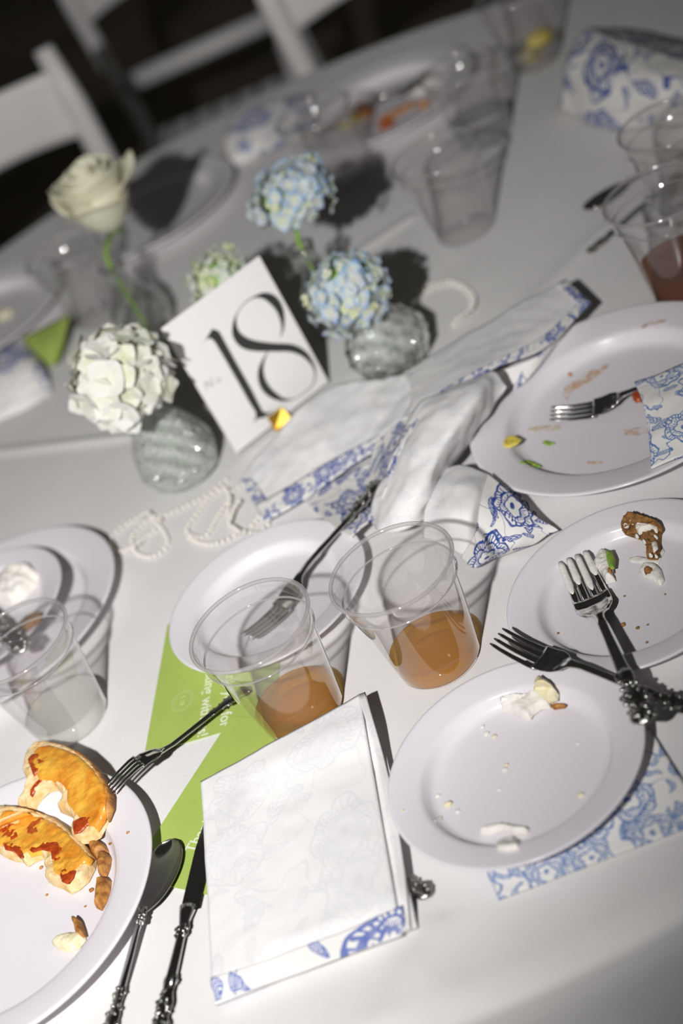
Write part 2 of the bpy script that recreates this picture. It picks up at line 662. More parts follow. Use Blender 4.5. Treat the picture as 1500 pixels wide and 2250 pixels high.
M['toile_back'] = toile('toile_linen_reverse', .11, base=(.85, .835, .825), ink=(.16, .2, .52), cell=.07)
M['toile_light'] = toile('light_blue_toile_linen', .9, ink=(.035, .16, .45), cell=.040, seed=5.2, density=.3, keep=.40, fine=1.2)
M['toile_far'] = toile('sparse_toile_linen', .9, cell=.075, seed=2.4, fine=1.6, density=.35)
M['toile_sparse'] = toile('white_linen_with_few_flowers', .95, ink=(.05, .10, .36), cell=.085, seed=7.7, fine=1.8, density=.62, keep=.74)
M['card'] = plain('white_card', (.86, .845, .83), .6, var=.005, scale=20)
M['black_ink'] = plain('black_print', (.035, .037, .033), .5, var=.05)
M['grey_ink'] = plain('grey_print', (.45, .43, .42), .6, var=.03)
M['gold'] = plain('gold_metal', (1.0, .68, .12), .38, metal=1.0, var=.02)
M['green_card'] = plain('lime_green_card', (.40, .52, .115), .6, var=.03, scale=40)
M['white_ink'] = plain('white_print', (.78, .81, .62), .6, var=.02)
M['pale_ink'] = plain('pale_green_print', (.56, .66, .30), .6, var=.02)
M['pearl'] = plain('pearl_bead', (.78, .75, .68), .18, var=.02, spec=.7, sss=.3)
M['stem'] = plain('green_stem', (.26, .46, .05), .5, var=.2, scale=80)
M['leaf'] = plain('dark_leaf', (.07, .17, .03), .5, var=.25, scale=80)
M['rose'] = plain('cream_rose_petal', (.86, .85, .66), .55, var=.03, scale=25, trans=.25)
M['white_chair'] = plain('white_resin', (.78, .76, .745), .5, var=.02, scale=12)
M['dark'] = plain('dark_brown_ground', (.20, .17, .135), .9, var=.25, scale=3, bmp=.3)
M['cheese'] = plain('baked_cheese', (.82, .46, .06), .3, var=0, scale=55, col2=(.62, .21, .018), bmp=.35, bscale=230)
M['crust'] = plain('browned_crust', (.58, .27, .06), .6, scale=170, col2=(.22, .075, .015), bmp=.5, bscale=400)
M['bread'] = plain('torn_bread', (.74, .46, .17), .8, scale=150, col2=(.80, .64, .38), bmp=.7, bscale=420)
M['pepperoni'] = plain('pepperoni', (.48, .075, .012), .3, scale=260, col2=(.30, .03, .006), bmp=.5, bscale=500)
M['sauce'] = plain('tomato_sauce', (.50, .10, .015), .35, scale=260, col2=(.33, .045, .01), bmp=.5, bscale=500)
M['frosting'] = plain('cream_frosting', (.83, .80, .74), .5, var=.04, scale=200, bmp=.6, bscale=500, sss=.15)
M['cake'] = plain('brown_cake', (.36, .17, .045), .85, scale=330, col2=(.17, .075, .02), bmp=.9, bscale=600)
M['yellow_food'] = plain('yellow_food', (.76, .66, .38), .5, scale=200, col2=(.84, .80, .62), bmp=.5)
M['lemon'] = plain('lemon_yellow', (.70, .55, .06), .5, scale=60, col2=(.62, .52, .10))
M['lettuce'] = plain('lettuce_green', (.40, .52, .08), .45, scale=220, col2=(.13, .30, .02), bmp=.5)


def stain(name, col):
    m, g, b = material(name)
    b.inputs['Base Color'].default_value = (*col, 1)
    b.inputs['Roughness'].default_value = .35
    n1 = noise_node(g, 160, 5)
    g.link(g.m('MULTIPLY', g.m('MULTIPLY_ADD', n1, 3.2, -1.25, clamp=True), .5), b.inputs['Alpha'])
    return m


M['stain'] = stain('orange_sauce_smear', (.78, .50, .24))
M['yellow_stain'] = stain('yellow_sauce_smear', (.72, .58, .25))
M['orange'] = plain('orange_sauce', (.65, .28, .04), .4, scale=200, col2=(.5, .15, .02))


def tinted(name, trans=.2):
    m, g, b = material(name)
    a = g.node('ShaderNodeVertexColor')
    a.layer_name = 'tint'
    oi = g.node('ShaderNodeObjectInfo')
    h = g.node('ShaderNodeHueSaturation')
    h.inputs['Value'].default_value = 1.0
    g.link(g.m('MULTIPLY_ADD', oi.outputs['Random'], .7, .55), h.inputs['Saturation'])
    g.link(a.outputs['Color'], h.inputs['Color'])
    g.link(h.outputs[0], b.inputs['Base Color'])
    b.inputs['Roughness'].default_value = .7
    t = g.node('ShaderNodeBsdfTranslucent')
    g.link(h.outputs[0], t.inputs[0])
    mx = g.node('ShaderNodeMixShader')
    mx.inputs[0].default_value = trans
    out = [n for n in g.nt.nodes if n.type == 'OUTPUT_MATERIAL'][0]
    g.link(b.outputs[0], mx.inputs[1])
    g.link(t.outputs[0], mx.inputs[2])
    g.link(mx.outputs[0], out.inputs[0])
    return m


M['petal'] = tinted('hydrangea_petal')

# ------------------------------------------------------------------ setting: ground, table, cloth
FLOOR = -0.74
TC, TR = Vector((0.05, 1.40, 0)), 0.80

v, f = box(-6, 6, -2.5, 9, FLOOR - .05, FLOOR)
o = mesh('floor', v, f, M['dark'], smooth=False)
tag(o, 'dull brown ground under the table and chairs', 'floor', kind='structure')
v, f = box(-6, 6, 9, 9.1, FLOOR, 2.6)
o = mesh('wall_back', v, f, M['dark'], smooth=False)
tag(o, 'plain brown wall far behind the chairs', 'wall', kind='structure')

tb = empty('round_table', (TC.x, TC.y, FLOOR))
tag(tb, 'round folding table hidden under the white tablecloth', 'table')
v, f = lathe([(0, .715), (TR - .012, .715), (TR - .008, .72), (TR - .008, .731), (TR - .012, .735), (0, .735)][::1], 96)
mesh('table_top', v, f, M['white_chair'], tb)
v, f = lathe([(0, 0), (.26, 0), (.27, .012), (.10, .035), (.045, .06), (.04, .70), (.12, .714), (0, .714)], 32)
mesh('pedestal', v, f, M['steel'], tb)


def cloth_z(x, y):
    h = -.0005 + .0006 * mnoise.noise(Vector((x * 5, y * 5, 3)))
    for a, b, amp, wd in CREASES:
        ab = b - a
        t = ((x - a.x) * ab.x + (y - a.y) * ab.y) / ab.length_squared
        if -.15 < t < 1.15:
            d = abs((x - a.x) * ab.y - (y - a.y) * ab.x) / ab.length
            k = min(1, (t + .15) / .15, (1.15 - t) / .15)
            h += amp * k * math.exp(-(d / wd) ** 2)
    return h


CREASES = [(P(-60, 1000), P(270, 962), .0042, .006), (P(960, 2030), P(860, 2240), .003, .012),
           (P(560, 1900), P(980, 2180), .0016, .012), (P(930, 470), P(1000, 560), .0009, .008), (P(780, 560), P(900, 480), .003, .008),
           (P(1130, 700), P(1330, 500), .0016, .012)]
vs, fs, rings = [], [], []
NA, NR = 440, 150
prof = [('t', TR * (i / NR)) for i in range(NR + 1)] + [('e', a) for a in (20, 40, 60, 80)] + [('d', .02 + .22 * k / 24) for k in range(25)]
for kind, q in prof:
    ids = []
    for k in range(NA):
        a = 2 * math.pi * k / NA
        ca, sa = math.cos(a), math.sin(a)
        if kind == 't':
            r = max(q, .0005)
            x, y = TC.x + r * ca, TC.y + r * sa
            z = cloth_z(x, y)
            e = (q - (TR - .012)) / .012
            if e > 0:
                z -= .002 * e * e
        elif kind == 'e':
            an = math.radians(q)
            r = TR + .010 * math.sin(an)
            x, y, z = TC.x + r * ca, TC.y + r * sa, -.003 - .010 * (1 - math.cos(an))
        else:
            u = (q - .02) / .22
            fold = (math.sin(a * 17 + 1.3) + .5 * math.sin(a * 29)) * .018 * u
            r = TR + .012 + .02 * u + fold
            x, y, z = TC.x + r * ca, TC.y + r * sa, -.01 - q
        ids.append(len(vs))
        vs.append((x, y, z))
    rings.append(ids)
for a, b in zip(rings[:-1], rings[1:]):
    for k in range(NA):
        fs.append((a[k], b[k], b[(k + 1) % NA], a[(k + 1) % NA]))
o = mesh('tablecloth', vs, fs, M['cloth'])
tag(o, 'white tablecloth spread over the round table with pressed creases', 'tablecloth')

# ------------------------------------------------------------------ chairs
def chair(label, cx, cy, facing, rail=False, sc=1.0):
    """white folding chair; facing = angle of the seat side, back centre at cx, cy"""
    t = empty('folding_chair', (cx, cy, FLOOR + .006), facing)
    t.scale = (sc, sc, sc)
    tag(t, label, 'chair', 'white folding chairs')
    m = M['white_chair']
    W = .205
    for s in (-1, 1):
        v, f = tube([(s * W, .16, 0), (s * W, .10, .25), (s * W, .02, .60), (s * W, 0, .80), (s * W, .005, .885)], [.014, .016, .02, .02, .015], 12, 1.25, up=(0, 1, 0))
        mesh('back_post', v, f, m, t)
        v, f = tube([(s * (W - .03), -.36, 0), (s * (W - .03), -.20, .30), (s * (W - .03), -.05, .55)], .014, 10, 1.2, up=(0, 1, 0))
        mesh('front_leg', v, f, m, t)
        v, f = box(s * (W - .012) - .012, s * (W - .012) + .012, -.38, .02, .425, .46)
        mesh('seat_rail', v, f, m, t, smooth=False)
    # curved back panel with an arched lower edge
    vs, fs = [], []
    n, k = 24, 8
    for side in (0, 1):
        for i in range(n + 1):
            u = -1 + 2 * i / n
            zb, zt = .742 + .022 * (1 - u * u), .852 + .012 * (1 - u * u)
            for j in range(k + 1):
                z = zb + (zt - zb) * j / k
                vs.append((u * (W - .004), .045 * (1 - u * u) + .006 * (1 if side else -1), z))
    st = (n + 1) * (k + 1)
    for i in range(n):
        for j in range(k):
            a = i * (k + 1) + j
            fs.append((a, a + k + 1, a + k + 2, a + 1))
            fs.append((st + a, st + a + 1, st + a + k + 2, st + a + k + 1))
    for i in range(n):
        for j, fl2 in ((0, 0), (k, 1)):
            a = i * (k + 1) + j
            q = (a, st + a, st + a + k + 1, a + k + 1)
            fs.append(q[::-1] if fl2 else q)
    mesh('back_panel', vs, fs, m, t)
    for i in range(7):
        x = -.16 + i * .32 / 6
        v, f = box(x - .021, x + .021, -.385, .0, .452, .468)
        mesh('seat_slat', v, f, m, t, smooth=False)
    for z, y in ((.18, -.265), (.2, .115)) + (((.585, .02),) if rail else ()):
        v, f = tube([(-W, y, z), (W, y, z)], .013 if z < .5 else .022, 10)
        mesh('stretcher', v, f, m, t)
    return t


def face(ang):
    return -math.radians(ang)


chair('white folding chair pulled up behind the far plate of leftover food', .05 + .93 * math.sin(math.radians(26)), 1.40 + .93 * math.cos(math.radians(26)), face(26))
chair('white folding chair with arched back panel behind the white rose', .05 + .97 * math.sin(math.radians(-18)), 1.40 + .97 * math.cos(math.radians(-18)), face(-18))
chair('white folding chair standing farther back between the two pulled-up chairs', .20, 3.15, face(195 - 180), rail=True, sc=.92)

# ------------------------------------------------------------------ plates
def plate(label, c, R, h, z=0.0, group=None, name='dinner_plate'):
    w = .715 * R
    prof = [(0, .0022), (w * .9, .0022), (w * .96, .0030), (w, .0055), (w * 1.035, h * .62), (w * 1.06, h * .72), (w * 1.10, h * .77), (R * .97, h * .985), (R * .99, h), (R, h * .97),
            (R * .998, h * .90), (R * .985, h * .86), (w * 1.12, h * .62), (w * 1.06, h * .5), (w * 1.0, .0015), (w * .97, 0), (w * .9, .0002), (0, .0004)]
    v, f = lathe(prof[::-1], 128)
    o = mesh(name, v, f, M['plate'])
    o.location = (c[0], c[1], z)
    tag(o, label, 'plate', group)
    return o


RS, RB = .0885, .1250
plate('small white plate smeared with cake cream on a blue-print napkin', (.0203, .7458), RS, .016, .0046, name='dessert_plate')
plate('small white plate holding brown cake scraps and a frosting-coated fork', (.1516, .8507), RS, .016, name='dessert_plate')
plate('clean small white plate behind the clear cups with a fork across it', (-.0865, 1.0543), RS, .016, .0011, name='dessert_plate')
plateG = plate('large white plate with sauce smears, lettuce bits and a fork under a napkin', (.2414, 1.0616), RB, .020)
plateH = plate('large white plate holding half-eaten pizza', (-.3529, .8686), RB, .020)
plate('large white plate with a smaller plate stacked on it beside the pearls', (-.325, 1.224), RB, .020)
plate('small white plate of leftover frosting stacked on a large plate', (-.335, 1.226), RS, .016, .0165, name='dessert_plate')
plate('large white plate of orange leftovers in front of a folding chair', (.296, 1.894), RB, .020)
plate('large white plate lying in the dark shadow of the rose', (-.032, 1.95), RB, .020)
plate('large white plate with crumbs beside the green card and folded napkin', (-.29, 1.905), RB, .020)

# ------------------------------------------------------------------ cups
def cup(label, x, y, drink=None, level=.012, sc=1.0, z=0.0):
    t = empty('plastic_cup', (x, y, z))
    t.scale = (sc, sc, sc)
    tag(t, label, 'cup', 'clear plastic cups')
    rb, rt, h = .0318, .0448, .0935
    r = lambda z: rb + (rt - rb) * z / h
    prof = [(.0, .0042), (.020, .0042), (.0225, .0030), (.0265, .0030), (.0285, .0008), (rb, .0006), (rb + .0009, .003), (r(.012), .012), (r(.075), .075), (r(.076) + .0005, .0768), (r(.08) + .0014, .0785), (r(.085) + .0016, .088), (rt + .0012, h)]
    v, f = lathe(prof, 96)
    b = mesh('body', v, f, M['cup'], t)
    ring = []
    for k in range(13):
        a = math.pi * 2 * k / 12
        ring.append((.0464 + .0017 * math.cos(a), .0935 + .0015 * math.sin(a)))
    v, f = lathe(ring, 96)
    mesh('rolled_rim', v, f, M['cup_rim'], t)
    # stacking ridge
    ring = [(r(.0775) + .0012 + .0008 * math.cos(2 * math.pi * k / 8), .0775 + .0007 * math.sin(2 * math.pi * k / 8)) for k in range(9)]
    v, f = lathe(ring, 96)
    mesh('stacking_ridge', v, f, M['cup_rim'], t)
    if drink:
        z1 = level
        prof = [(0, .0046), (.020, .0046), (.0225, .0034), (.0265, .0034), (.0285, .0013), (rb - .0006, .0012), (r(.003) - .0004, .003), (r(z1) - .0004, z1), (r(z1) - .0016, z1 - .0006), (0, z1 - .0006)]
        v, f = lathe(prof, 96)
        mesh('drink', v, f, M[drink], t)
    return t


cup('clear plastic cup with amber drink beside the crumpled napkin', .0111, .8946, 'tea', .016)
cup('clear plastic cup with amber drink on the green card', -.0970, .9155, 'tea', .014, z=.0013)
cup('clear plastic cup with cloudy white drink beside the pizza', -.2760, 1.0524, 'milk', .018)
cup('empty clear plastic cup behind the blue hydrangeas', .2596, 1.4907)
cup('clear plastic cup beside the far printed napkin, behind the brown drink', .4351, 1.2963, 'water', .01)
cup('clear plastic cup with dark brown drink behind the sauce-smeared plate', .369, 1.180, 'tea_dark', .030, sc=1.04)
cup('clear cup with melted ice behind the empty cup', .355, 1.675, 'water', .030, sc=.97)
cup('clear empty cup in front of the orange leftovers', .195, 1.765)
cup('clear empty cup between the rose vase and the green card', -.139, 1.765)
cup('clear cup holding yellow lemon wedges beside the far folding chair', .475, 1.800, 'water', .02, sc=.97)
for k, (dx, dy, z) in enumerate(((0, .005, .005), (.011, -.006, .0215))):
    o = blob('lemon_wedge', (.017, .013, .012), M['lemon'], None, 40 + k, .2, 2, 3, (.475 + dx, 1.80 + dy, z))
    tag(o, ('yellow lemon wedge at the bottom of the far cup', 'yellow lemon wedge lying on top in the far cup')[k], 'lemon')

# ------------------------------------------------------------------ cutlery
def ornate(x0, x1, w0, w1, zf, seed, seg=24):
    """relief-covered baroque handle end: a flattened body crowded with scrolls and beads"""
    body_path = [(x0 + (x1 - x0) * u, 0, zf(x0 + (x1 - x0) * u)) for u in np.linspace(0, 1, 14)]
    rad = [max(.002, (w0 + (w1 - w0) * u) / 2 * (1 + .16 * math.sin(u * 15 + .6)) * (math.sqrt(max(.02, 1 - ((u - .82) / .19) ** 2)) if u > .82 else 1)) for u in np.linspace(0, 1, 14)]
    parts = [tube(body_path, rad, 14, .34)]
    r = random.Random(seed)
    for k in range(34):
        u = r.uniform(.03, .97)
        x = x0 + (x1 - x0) * u
        w = float(np.interp(u, np.linspace(0, 1, 14), rad))
        y = r.choice((-1, 1)) * w * r.choice((.95, .55, .3, .9))
        b = r.uniform(.0011, .0022)
        v, f = ico(b, 1)
        parts.append(([(q.x + x, q.y * 1.2 + y, q.z * .8 + zf(x) + (w * .26 if abs(y) < w * .7 else .0004)) for q in v], f))
    return join(*parts)


def fork_z(x):
    return float(np.interp(x, [0, .008, .02, .035, .05, .062, .072, .085, .11, .15, .19], [.0165, .0128, .0085, .0050, .0040, .0066, .0108, .0118, .0095, .0055, .0040]))


def fork_w(x):
    return float(np.interp(x, [.040, .050, .058, .064, .069, .074, .080, .10, .14], [.0120, .0122, .0118, .0095, .0058, .0036, .0030, .0030, .0040]))


def make_fork(label):
    t = empty('fork')
    tag(t, label, 'fork', 'silver forks with ornate handles')
    for k in range(4):
        yc = (-1.5 + k) * .0064
        path = [(x, yc * (1 - .10 * (1 - x / .042)), fork_z(x)) for x in np.linspace(0, .043, 12)]
        v, f = tube(path, [float(np.interp(q[0], [0, .003, .02, .043], [.0008, .0016, .0021, .0026])) for q in path], 10, .55)
        mesh('tine', v, f, M['steel'], t)
    vs, fs = [], []
    xs = np.linspace(.040, .142, 44)
    sec = 14
    for x in xs:
        w, th = fork_w(x), float(np.interp(x, [.04, .06, .075, .09, .14], [.0010, .0012, .0017, .0017, .0014]))
        for k in range(sec):
            a = 2 * math.pi * k / sec
            y = w * math.copysign(abs(math.cos(a)) ** .6, math.cos(a))
            dish = .0022 * (y / .012) ** 2 if x < .066 else 0
            vs.append((x, y, fork_z(x) + dish + th * math.copysign(abs(math.sin(a)) ** .7, math.sin(a))))
    for i in range(len(xs) - 1):
        for k in range(sec):
            k2 = (k + 1) % sec
            fs.append((i * sec + k, i * sec + k2, (i + 1) * sec + k2, (i + 1) * sec + k)[::-1])
    fs.append(tuple(range(sec)))
    nk = mesh('neck', vs, fs, M['steel'], t)
    v, f = ornate(.136, .190, .008, .0155, fork_z, 3)
    mesh('handle_ornament', v, f, M['steel_ornate'], nk)
    return t


def lay(t, a, b, L, roll=0.0, keep=True):
    """lay a utensil (local +x from tip to handle end) from a to b"""
    a, b = Vector(a), Vector(b)
    X = (b - a).normalized()
    Y = Vector((0, 0, 1)).cross(X).normalized()
    Z = X.cross(Y)
    s = (b - a).length / L if not keep else 1.0
    R = Matrix((X, Y, Z)).transposed().to_4x4()
    t.matrix_world = Matrix.Translation(a) @ R @ Matrix.Rotation(roll, 4, 'X') @ Matrix.Scale(s, 4)
    return t


F1 = make_fork('silver fork with frosting-coated tines resting on the brown cake plate')
lay(F1, P(1262, 1234, .0092) - Vector((0, 0, .0165)), P(1425, 1600, .0355), .19, keep=False)


def another_fork(label, a, b, roll=0.0, keep=False):
    t = empty('fork')
    tag(t, label, 'fork', 'silver forks with ornate handles')
    for ch in list(F1.children):
        if not ch.name.startswith('frosting'):
            dup(ch, t)
    return lay(t, a, b, .19, roll, keep)


another_fork('silver fork lying under the frosting-coated fork, bridging two dessert plates', P(1088, 1396, .035) - Vector((0, 0, .0145)), P(1545, 1572, .0135))
another_fork('silver fork propped under the pizza, its handle over the green card', P(252, 1744, .0205) + Vector((0, 0, .0165)), P(548, 1512, .006) + Vector((0, 0, .0045)), roll=math.pi)
another_fork('silver fork across the clean dessert plate seen through the cup', P(545, 1392, .0155) - Vector((0, 0, .0165)), P(838, 1062, .0265))
another_fork('silver fork on the sauce-smeared plate with its handle under a napkin', P(1210, 900, .0165) - Vector((0, 0, .0165)), P(1640, 800, .020), roll=math.radians(6))
another_fork('silver fork on the stacked plates seen through the cloudy drink cup', P(-140, 1250, .030), P(62, 1438, .036))
another_fork('silver fork lying across the far plate of orange leftovers', P(945, 178, .018), P(690, 300, .024))
another_fork('silver fork on the table beneath the brown-drink cup', P(1500, 400, .004), P(1292, 560, .002))
v = []
for k in range(4):
    yc = (-1.5 + k) * .0064
    ln = (.030, .024, .034, .022)[k]
    path = [(x, yc * (1 - .10 * (1 - x / .042)), fork_z(x) + .0007) for x in np.linspace(.0005, ln, 9)]
    vv, ff = tube(path, [float(np.interp(i, [0, 1, 6, 8], [.0014, .0022, .0026, .0010])) for i in range(9)], 8, .6)
    mesh('frosting_smear', vv, ff, M['frosting'], F1)


def make_spoon(label):
    t = empty('spoon')
    tag(t, label, 'spoon')
    vs, fs = [], []
    nu, nv = 28, 20
    for side in (0, 1):
        for i in range(nu):
            u = i / (nu - 1)
            x = .078 * u
            w = .0190 * math.sqrt(max(0, 1 - (2 * u - 1) ** 2)) * (1 + .12 * (1 - 2 * u)) if 0 < u < 1 else 0.0004
            if u > .9:
                w = max(w, .004)
            for j in range(nv):
                s = -1 + 2 * j / (nv - 1)
                dep = .0075 * (1 - s * s) * math.sin(math.pi * min(1, max(0, u * .96 + .02))) ** .7
                z = .009 - dep + (.004 * u * u)
                vs.append((x, s * w, z - (.0012 if side else 0)))
    st = nu * nv
    for i in range(nu - 1):
        for j in range(nv - 1):
            a = i * nv + j
            fs.append((a, a + nv, a + nv + 1, a + 1))
            fs.append((st + a, st + a + 1, st + a + nv + 1, st + a + nv))
        for j in (0, nv - 1):
            a = i * nv + j
            q = (a, st + a, st + a + nv, a + nv)
            fs.append(q if j == 0 else q[::-1])
    mesh('bowl', vs, fs, M['steel'], t)
    zf = lambda x: float(np.interp(x, [.072, .084, .098, .12, .16, .20], [.0118, .0135, .0125, .0095, .006, .004]))
    path = [(x, 0, zf(x)) for x in np.linspace(.074, .152, 24)]
    v, f = tube(path, [float(np.interp(q[0], [.074, .084, .094, .15], [.0042, .0031, .0028, .0038])) for q in path], 12, .5)
    sh = mesh('shaft', v, f, M['steel'], t)
    v, f = ornate(.080, .092, .006, .0085, zf, 8)
    mesh('neck_ornament', v, f, M['steel_ornate'], sh)
    v, f = ornate(.146, .200, .008, .0155, zf, 5)
    mesh('handle_ornament', v, f, M['steel_ornate'], sh)
    return t


S1 = make_spoon('shiny silver spoon lying beside the pizza plate and folded napkin')
lay(S1, P(386, 1856, .0012), P(232, 2312, -.0005), .20, keep=False)


def make_knife(label):
    t = empty('table_knife')
    tag(t, label, 'knife')
    vs, fs = [], []
    xs = np.linspace(0, .115, 30)
    for x in xs:
        w1 = .010 * min(1, math.sqrt(max(.0005, x / .02)))
        w0 = -.008 * min(1, math.sqrt(max(.0005, x / .05)))
        vs += [(x, w0, .0034), (x, (w0 + w1) / 2, .0046), (x, w1, .0042), (x, (w0 + w1) / 2, .0024)]
    for i in range(len(xs) - 1):
        for k in range(4):
            k2 = (k + 1) % 4
            fs.append((i * 4 + k, i * 4 + k2, (i + 1) * 4 + k2, (i + 1) * 4 + k)[::-1])
    mesh('blade', vs, fs, M['steel'], t, smooth=False)
    zf = lambda x: .0052
    v, f = tube([(x, 0, .0052) for x in (.112, .118, .126, .132, .14, .17, .19)], [.008, .0068, .0052, .0036, .0040, .0048, .0050], 14, .62)
    hd = mesh('handle', v, f, M['steel'], t)
    v, f = ornate(.126, .142, .009, .010, zf, 12)
    mesh('bolster_ornament', v, f, M['steel_ornate'], hd)
    v, f = ornate(.178, .232, .011, .0165, zf, 13)
    mesh('handle_ornament', v, f, M['steel_ornate'], hd)
    return t


K1 = make_knife('silver table knife half under the folded napkin beside the spoon')
lay(K1, P(474, 1768, .0015), P(352, 2285, .001), .232, keep=False)

K2 = empty('table_knife')
tag(K2, 'silver knife under the folded front napkin with only its ornate end poking out', 'knife')
for ch in list(K1.children):
    dup(ch, K2)
lay(K2, P(540, 1770, .0006), P(952, 1974, -.0010), .232, keep=False)

S2 = empty('spoon')
tag(S2, 'dark-reflecting spoon lying on the table behind the brown-drink cup', 'spoon')
for ch in list(S1.children):
    dup(ch, S2)
lay(S2, P(1285, 470, .002), P(1530, 330, .002), .20, keep=False)

# ------------------------------------------------------------------ number card on its stand
BL, BR = Vector((-.0605, 1.300, .0052)), Vector((.0500, 1.3365, .0052))
CW = (BR - BL).length
ex = (BR - BL).normalized()
ey = Vector((ex.y * .03, .055, 1)).normalized()
ey = (ey - ex * ey.dot(ex)).normalized()
ez = ex.cross(ey)
CHH = .1475
card = empty('table_number_card')
card.matrix_world = Matrix.Translation(BL) @ Matrix((ex, ey, ez)).transposed().to_4x4()
tag(card, 'white card with a large black 18 standing among the vases', 'card')
v, f = box(0, CW, 0, CHH, -.0009, 0)
sheet18 = mesh('card_sheet', v, f, M['card'], card, smooth=False)


def ribbon(path, widths, z=.0003, n=90, closed=False):
    p = crom([(a, b, 0) for a, b in path], n, closed)
    w = crom([(a, 0, 0) for a in widths], n, closed)[:, 0]
    vs, fs = [], []
    for i in range(n):
        a = p[(i + 1) % n] if closed else p[min(i + 1, n - 1)]
        b = p[(i - 1) % n] if closed else p[max(i - 1, 0)]
        t = (a - b)
        t /= np.linalg.norm(t)
        nn = np.array([-t[1], t[0], 0])
        h = max(w[i], .00012) / 2
        vs += [tuple(p[i] + nn * h + [0, 0, z]), tuple(p[i] - nn * h + [0, 0, z])]
    for i in range(n if closed else n - 1):
        j = (i + 1) % n
        fs.append((i * 2 + 1, i * 2, j * 2, j * 2 + 1)[::-1])
    return vs, fs


def to_card(px, py):
    """photo point on the card face -> card coordinates"""
    x, y = (px - 750) / FPX, -(py - 1125) / FPX
    X, Y = _c * x - _s * y, _s * x + _c * y
    d = Vector((X, Y * _sp + _cp, Y * _cp - _sp))
    o0 = Vector((0, 0, CAM_H))
    t = (BL - o0).dot(ez) / d.dot(ez)
    q = o0 + d * t - BL
    return (q.dot(ex), q.dot(ey))


one = [to_card(*q) for q in ((466, 722), (481, 728), (515, 790), (552, 855), (571, 893), (577, 904), (587, 907), (602, 901), (581, 917), (566, 920), (555, 930), (562, 918), (561, 905), (548, 885), (522, 838), (492, 786), (472, 752), (463, 743), (452, 746), (442, 760), (454, 742))]
mesh('numeral_one', [(a, b, .0003) for a, b in one], [tuple(range(len(one)))], M['black_ink'], sheet18, smooth=False)
top = [to_card(*q) for q in ((616, 742), (621, 715), (615, 682), (600, 660), (580, 650), (558, 653), (536, 667), (520, 690), (515, 712), (519, 735), (535, 752), (560, 760), (600, 763), (640, 765), (668, 778), (686, 800), (692, 820), (688, 842), (670, 862), (645, 876), (622, 878), (600, 868), (583, 852), (574, 832), (573, 810), (580, 788), (592, 765))]
wid = [.0003, .0022, .0050, .0062, .0042, .0011, .0006, .0007, .0028, .0055, .0072, .0068, .0056, .0052, .0042, .0022, .0011, .0008, .0006, .0006, .0022, .0046, .0056, .0050, .0036, .0014, .0004]
mk, fk = ribbon(top, [q * 1.45 for q in wid], n=160)
mk = [(min(a, CW - .0004), b, c) for a, b, c in mk]
mesh('numeral_eight', mk, fk, M['black_ink'], sheet18, smooth=False)


def text(body, size, mat, parent, loc, rz=0.0, align='LEFT', name='lettering', bold=0.0, shear=0.0, sx=1.0):
    cu = bpy.data.curves.new(name, 'FONT')
    cu.body = body
    cu.size = size
    cu.align_x = align
    cu.offset = bold
    cu.shear = shear
    cu.resolution_u = 4
    cu.extrude = .00005
    cu.materials.append(mat)
    tmp = bpy.data.objects.new(name + '_outline', cu)
    COL.objects.link(tmp)
    bpy.context.view_layer.update()
    me = bpy.data.meshes.new_from_object(tmp.evaluated_get(bpy.context.evaluated_depsgraph_get()))
    bpy.data.objects.remove(tmp)
    me.name = name
    o = bpy.data.objects.new(name, me)
    COL.objects.link(o)
    o.parent = parent
    o.location = loc
    o.rotation_euler = (0, 0, rz)
    o.scale = (sx, 1, 1)
    return o


nx, ny = to_card(452, 860)
text('N', .0125, M['grey_ink'], sheet18, (nx, ny, .0003), 0, shear=.3)
nx2, ny2 = to_card(477, 843)
text('o', .0100, M['grey_ink'], sheet18, (nx2, ny2, .0003))
st = empty('card_stand', tuple(BL))
st.matrix_world = card.matrix_world.copy()
tag(st, 'small gold stand gripping the foot of the number card', 'card stand')
cx = to_card(610, 925)[0]
v = [(cx - .008, -.0035, .0012), (cx + .009, -.0035, .0012), (cx + .009, .011, .0012), (cx - .008, .011, .0012), (cx - .008, -.0035, .0040), (cx + .009, -.0035, .016), (cx + .009, .011, .0045), (cx - .008, .011, .0028)]
mesh('front_lip', v, [(3, 2, 1, 0), (4, 5, 6, 7), (0, 1, 5, 4), (1, 2, 6, 5), (2, 3, 7, 6), (3, 0, 4, 7)], M['gold'], st, smooth=False)
v, f = box(cx - .008, cx + .008, -.0035, .030, -.0025, -.0017)
mesh('back_plate', v, f, M['gold'], st, smooth=False)
v, f = box(cx - .008, cx + .008, -.0040, -.0025, -.030, .018)
mesh('foot', v, f, M['gold'], st, smooth=False)

# ------------------------------------------------------------------ green thank-you cards
def green_card(label, origin, e1, W, H, z, flipped):
    e1 = Vector((e1[0], e1[1], 0)).normalized()
    e2 = Vector((-e1.y, e1.x, 0))
    t = empty('thank_you_card')
    t.matrix_world = Matrix.Translation((origin[0], origin[1], z)) @ Matrix((e1, e2, Vector((0, 0, 1)))).transposed().to_4x4()
    tag(t, label, 'card')
    v, f = box(0, W, 0, H, 0, .0006)
    mesh('card_sheet', v, f, M['green_card'], t, smooth=False)
    zt = .00075
    return t, e1, e2, zt


a, b = P(358, 1435), P(318, 1660)
e1 = (b - a).normalized()
W1, H1 = .152, .112
org = b - e1 * W1
c1, e1, e2, zt = green_card('lime green thank-you card under the amber cup, logo showing', org, e1, W1, H1, .0002, False)


def loc_in(t, px, py):
    q = t.matrix_world.inverted() @ P(px, py, .001)
    return q.x, q.y


